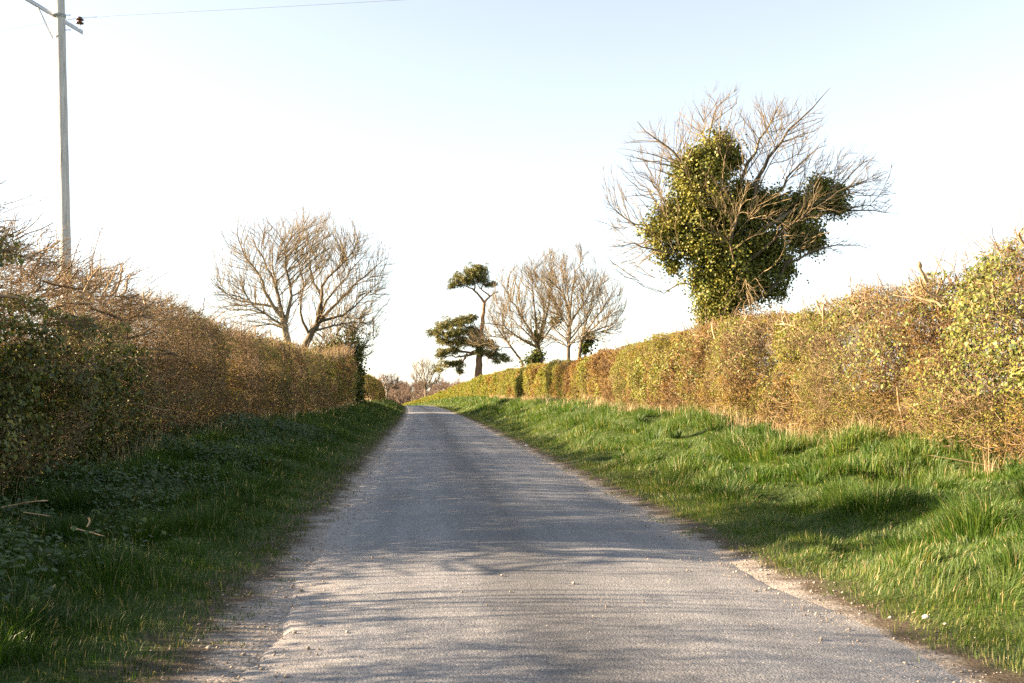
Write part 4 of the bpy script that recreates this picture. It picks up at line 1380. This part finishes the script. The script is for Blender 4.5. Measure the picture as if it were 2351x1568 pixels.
def grass_side(side):
    rng = np.random.default_rng(70 + side)
    geo = Geo()
    W = (VR if side > 0 else VL) + .7
    # (y0, y1, blades per m2, width, segments, size factor)
    bands = [(2.5, 7.5, 3300, .0060, 2, 1.0), (7.5, 13, 2500, .0075, 2, 1.0), (13, 22, 1350, .011, 2, 1.05), (22, 40, 620, .019, 1, 1.1), (40, 80, 230, .036, 1, 1.2), (80, 150, 90, .07, 1, 1.3), (150, 262, 45, .12, 1, 1.4)]
    if side < 0:
        bands = [(a, b, d * .8, w, s_, f) for a, b, d, w, s_, f in bands]
    for y0, y1, dens, wid, seg, sf in bands:
        n = int((y1 - y0) * W * dens)
        y = rng.uniform(y0, y1, n)
        v = rng.uniform(0, W, n) ** 1.0
        x = np.interp(y, YS, CXS) + side * (HALF + v)
        # short and patchy by the tarmac, long on the bank
        en = fnoise(x * 1.6, y * 1.1, 101 + side)
        edge0 = .27 if side < 0 else .27
        p = sstep((v - edge0 * (.25 + 1.5 * en)) / .28)
        tuft = fnoise(x * 5, y * 5, 105) > .52
        p = np.where(tuft, p, p * .75) + .45 * (fnoise(x * 5, y * 5, 107) > .66) * (v > -.02)
        keep = rng.random(n) < p
        x, y, v = x[keep], y[keep], v[keep]
        n = len(x)
        tn = fnoise(x * 1.15, y * 1.0, 109)                      # tussocks
        tn2 = vnoise(x * 3.4, y * 3.0, 113)
        long = sstep((v - .45) / 1.5)
        h = (.035 + .05 * rng.random(n)) * (1 - long) + long * (.06 + .27 * sstep((tn - .38) * 3.2) * (.55 + .6 * tn2))
        if side < 0:
            h = h * .9
        h = h * rng.uniform(.55, 1.3, n) * sf ** .5
        gx = fnoise(x * 1.15 + .15, y, 109) - fnoise(x * 1.15 - .15, y, 109)
        gy = fnoise(x * 1.15, y + .15, 109) - fnoise(x * 1.15, y - .15, 109)
        ld = np.arctan2(-gy + rng.normal(0, .035, n), -gx + rng.normal(0, .035, n) - side * .012)
        lean = np.clip(rng.normal(.48, .24, n), 0, .97)
        w = wid * rng.uniform(.6, 1.4, n) * (.7 + .3 * long)
        col = fnoise(x * .7, y * .7, 117)
        rnd = np.clip((.30 if side > 0 else .02) + .55 * col + rng.normal(0, .17, n) + (.2 if side > 0 else .1) * (1 - long), 0, .94)  # sunlight and shade tinted in: right bank's blades shifted lighter, left bank's darker
        rnd = np.where(rng.random(n) < .055 + .09 * (1 - long), 1.0, rnd)
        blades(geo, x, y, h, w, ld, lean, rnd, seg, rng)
    # some taller single tussocks
    T = 70 if side > 0 else 60
    ty = rng.uniform(4.5, 34, T) ; tv = rng.uniform(1.2, W - .6, T)
    if side < 0:
        ty = np.concatenate([ty, [6.05, 6.2, 7.4]]); tv = np.concatenate([tv, [1.42, 1.5, 2.6]])
    for yy, vv in zip(ty, tv):
        k = int(170 if yy < 14 else 90)
        a = rng.uniform(0, 2 * np.pi, k); r = rng.random(k) ** .6 * rng.uniform(.10, .24)
        x = np.interp(yy, YS, CXS) + side * (HALF + vv) + r * np.cos(a); y = yy + r * np.sin(a)
        h = rng.uniform(.18, .36) * rng.uniform(.5, 1.1, k)
        blades(geo, x, y, h, (.0075 if yy < 14 else .013) * rng.uniform(.7, 1.3, k), a + rng.normal(0, .5, k), np.clip(rng.normal(.5, .22, k), .05, .96),
               np.clip(rng.normal(.45, .16, k), 0, .92), 2, rng)
    nm = 'verge_grass'
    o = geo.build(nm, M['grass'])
    tag(o, 'tussocky grass on the right bank, blades lightened for sunlight' if side > 0 else 'grass on the left bank, blade colour darkened for the hedge shade', 'grass', kind='stuff')
    # dead stalks along the hedge foot
    g2 = Geo()
    n = 5200 if side > 0 else 1500
    y = 7 + 95 * rng.random(n) ** 1.8
    v = (VR if side > 0 else VL) + rng.normal(-.08, .22, n)
    x = np.interp(y, YS, CXS) + side * (HALF + v)
    lod = np.maximum(1, y / 16)
    kp = fnoise(y * .8, y * 0, 127) > .42
    x, y, lod = x[kp], y[kp], lod[kp]; n = len(x)
    blades(g2, x, y, rng.uniform(.15, .55, n), .006 * lod * rng.uniform(.7, 1.4, n), rng.uniform(0, 2 * np.pi, n), np.clip(rng.normal(.3, .2, n), 0, .9), rng.random(n), 2, rng)
    o = g2.build('dry_grass', M['drygrass'])
    tag(o, 'bleached dead grass stalks at the foot of the right hedge' if side > 0 else 'bleached dead stalks at the foot of the left hedge', 'dry grass', kind='stuff')


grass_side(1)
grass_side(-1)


def bramble():
    rng = np.random.default_rng(81)
    n = 30000
    y = rng.uniform(6.5, 30, n); v = rng.uniform(1.3, VL + .5, n)
    x = np.interp(y, YS, CXS) - HALF - v
    m = fnoise(x * .9, y * .6, 131)
    kp = (m > .36) & (rng.random(n) < sstep((v - 1.3) / 1.3))
    x, y = x[kp], y[kp]; n = len(x)
    z = ground_z(x, y) + rng.uniform(.03, .34, n) * sstep((fnoise(x * .9, y * .6, 131) - .36) * 5)
    P = np.stack([x, y, z], -1)
    g = Geo()
    nr = np.array([.2, -.1, 1.0]) + rng.normal(size=(n, 3)) * .38
    leaves(g, P, nr, rvec(n, rng) * np.array([1, 1, .3]), rng.uniform(.025, .065, n), .95, IVY, np.clip(rng.normal(.5, .25, n), 0, 1))
    tag(g.build('bramble', M['bramble']), 'low dark leafy bramble under the near end of the left hedge', 'bramble', kind='stuff')


bramble()


def gravel():
    rng = np.random.default_rng(91)
    g = Geo()
    O = np.array([[1, 0, 0], [-1, 0, 0], [0, 1, 0], [0, -1, 0], [0, 0, .7], [0, 0, -.7]], float)
    Ff = np.array([[0, 2, 4], [2, 1, 4], [1, 3, 4], [3, 0, 4], [2, 0, 5], [1, 2, 5], [3, 1, 5], [0, 3, 5]])
    n = 9000
    y = 3.5 + 30 * rng.random(n) ** 1.7
    side = np.where(rng.random(n) < .55, -1, 1)
    v = rng.normal(.12, .26, n)
    scat = rng.random(n) < .06
    v = np.where(scat, -rng.random(n) * 1.9, v)
    x = np.interp(y, YS, CXS) + side * (HALF + v)
    kp = fnoise(x * 1.5, y * 1.5, 137) > .34
    x, y, side, v = x[kp], y[kp], side[kp], v[kp]; n = len(x)
    u = x - np.interp(y, YS, CXS)
    z = np.where(v < 0, .05 * (1 - (u / HALF) ** 2).clip(0, 1) + .006, ground_z(x, y))
    s = rng.lognormal(-5.1, .45, n).clip(.003, .02)
    V = O[None] * (1 + rng.normal(0, .22, (n, 6, 1))) * s[:, None, None] * rng.uniform(.7, 1.3, (n, 1, 3))
    a = rng.uniform(0, 6.28, n); c, sn = np.cos(a)[:, None], np.sin(a)[:, None]
    V = np.stack([V[..., 0] * c - V[..., 1] * sn, V[..., 0] * sn + V[..., 1] * c, V[..., 2]], -1) + np.stack([x, y, z + s * .35], -1)[:, None]
    f = (Ff[None] + (np.arange(n) * 6)[:, None, None]).reshape(-1, 3)
    g.add(V.reshape(-1, 3), [f], [np.repeat(rng.random(n), 8)])
    tag(g.build('gravel', M['pebble']), 'loose grit and small stones along both edges of the tarmac', 'gravel', kind='stuff')


gravel()


def stone(px, py, D, size, label, seed):
    p = at(px, py, D)
    p[2] = float(ground_z(p[0], p[1]))
    rng = np.random.default_rng(seed)
    import bmesh
    bm = bmesh.new()
    bmesh.ops.create_icosphere(bm, subdivisions=2, radius=size)
    for v in bm.verts:
        k = 1 + .35 * (float(vnoise(v.co.x / size * 1.3 + seed, v.co.y / size * 1.3 + v.co.z / size, seed)) - .5)
        v.co = Vector((v.co.x * k * 1.2, v.co.y * k, v.co.z * k * .75 + size * .45))
    me = bpy.data.meshes.new('chalk_stone'); bm.to_mesh(me); bm.free()
    me.materials.append(M['chalk'])
    tag(obj('chalk_stone', me, None, tuple(p)), label, 'stone', 'chalk stones on the right verge')


stone(1209, 994, 31.0, .05, 'small white chalk lump on the right grass verge far up the lane', 2)
stone(2126, 1428, 7.1, .022, 'small white chalk lump at the gritty right road edge in the foreground', 5)


def stick(pts, r, label):
    P = resample([at(px, py, D) for px, py, D in pts], 8)
    gz = ground_z(P[:, 0], P[:, 1])
    o = np.array([P[0, 0], P[0, 1], gz[0]])
    g = Geo()
    R = np.linspace(r, r * .6, 8)[None]
    tubes(g, (P - o)[None], R, 6, True, rnd=np.array([.8]))
    s2, q2 = spawn((P - o)[None], R, 2, .3, .8, (.6, 1.1), (.12, .3), 3, .1, (0, 0, .1), .6, r * .4, rng=np.random.default_rng(int(pts[0][0]) + 3))
    tubes(g, s2, q2, 5, True)
    ob = g.build('fallen_twig', M['stump'])
    ob.location = tuple(o)
    tag(ob, label, 'twig', 'pale broken twigs on the left bank')


stick([(4, 1165, 10.6), (40, 1158, 10.6), (70, 1152, 10.5), (110, 1149, 10.5)], .011, 'longest pale broken twig, lying under the near end of the left hedge')
stick([(54, 1176, 10.2), (82, 1180, 10.2), (115, 1185, 10.2)], .007, 'thin brown broken twig just below the longest pale one')
stick([(164, 1212, 9.3), (195, 1219, 9.2), (240, 1231, 9.1)], .008, 'pale forked twig lying in the grass out towards the lane')
stick([(203, 1188, 9.6), (206, 1196, 9.6), (199, 1210, 9.5)], .010, 'short stubby pale twig standing up in the bramble leaves')


def strand(pts, label, seed):
    P = resample([at(px, py, D) for px, py, D in pts], 40)
    o = P[0].copy()
    g = Geo()
    tubes(g, (P - o)[None], np.full((1, 40), .0028), 5)
    for k in range(2, 40, 4):      # barbs
        c = P[k] - o
        for a in range(2):
            d = rvec(1, np.random.default_rng(seed + k * 3 + a))[0] * .022
            tubes(g, np.array([[c - d, c, c + d]]), np.full((1, 3), .0022), 3)
    ob = g.build('fence_wire', M['rust'])
    ob.location = tuple(o)
    tag(ob, label, 'wire')


strand([(2100, 1040, 14.9), (2200, 1056, 13.8), (2300, 1075, 12.8), (2420, 1100, 11.7)], 'low rusty strand of barbed wire sagging at the foot of the near right hedge', 1)


# ------------------------------------------------------------------ light, sky, camera
SUN_EL, SUN_AZ = math.radians(18.8), math.radians(5)     # azimuth: forward of due left
sdir = Vector((-math.cos(SUN_EL) * math.cos(SUN_AZ), math.cos(SUN_EL) * math.sin(SUN_AZ), math.sin(SUN_EL)))
sun = bpy.data.lights.new('sun', 'SUN')
sun.energy = 5.0
sun.angle = math.radians(.55)
sun.color = (1.0, .75, .50)
so = bpy.data.objects.new('sun', sun)
so.rotation_euler = sdir.to_track_quat('Z', 'Y').to_euler()
so.location = (-30, 5, 30)
COL.objects.link(so)

w = bpy.data.worlds.new('World')
SC.world = w
w.use_nodes = True
nt = w.node_tree
nt.nodes.clear()
sky = nt.nodes.new('ShaderNodeTexSky')
sky.sky_type = 'NISHITA'
sky.sun_disc = False
sky.sun_elevation = SUN_EL
sky.sun_rotation = math.atan2(sdir.x, sdir.y)
sky.air_density = 1.0
sky.dust_density = .6
bg = nt.nodes.new('ShaderNodeBackground')
bg.inputs[1].default_value = .05
out = nt.nodes.new('ShaderNodeOutputWorld')
hs = nt.nodes.new('ShaderNodeHueSaturation')
hs.inputs['Saturation'].default_value = .5
nt.links.new(sky.outputs[0], hs.inputs['Color'])
nt.links.new(hs.outputs[0], bg.inputs[0])
nt.links.new(bg.outputs[0], out.inputs[0])

cam = bpy.data.cameras.new('camera')
cam.lens = 35
cam.sensor_width = 36
cam.clip_end = 5000
co = bpy.data.objects.new('camera', cam)
co.location = (0, 0, CAMZ)
co.rotation_euler = (math.pi / 2 + PITCH, 0, -YAW)
COL.objects.link(co)
SC.camera = co

SC.view_settings.view_transform = 'Standard'
SC.view_settings.look = 'None'
SC.view_settings.exposure = 2.78
SC.view_settings.gamma = 1.0
SC.cycles.max_bounces = 6
SC.cycles.diffuse_bounces = 3
SC.cycles.transmission_bounces = 4
SC.cycles.use_denoising = False
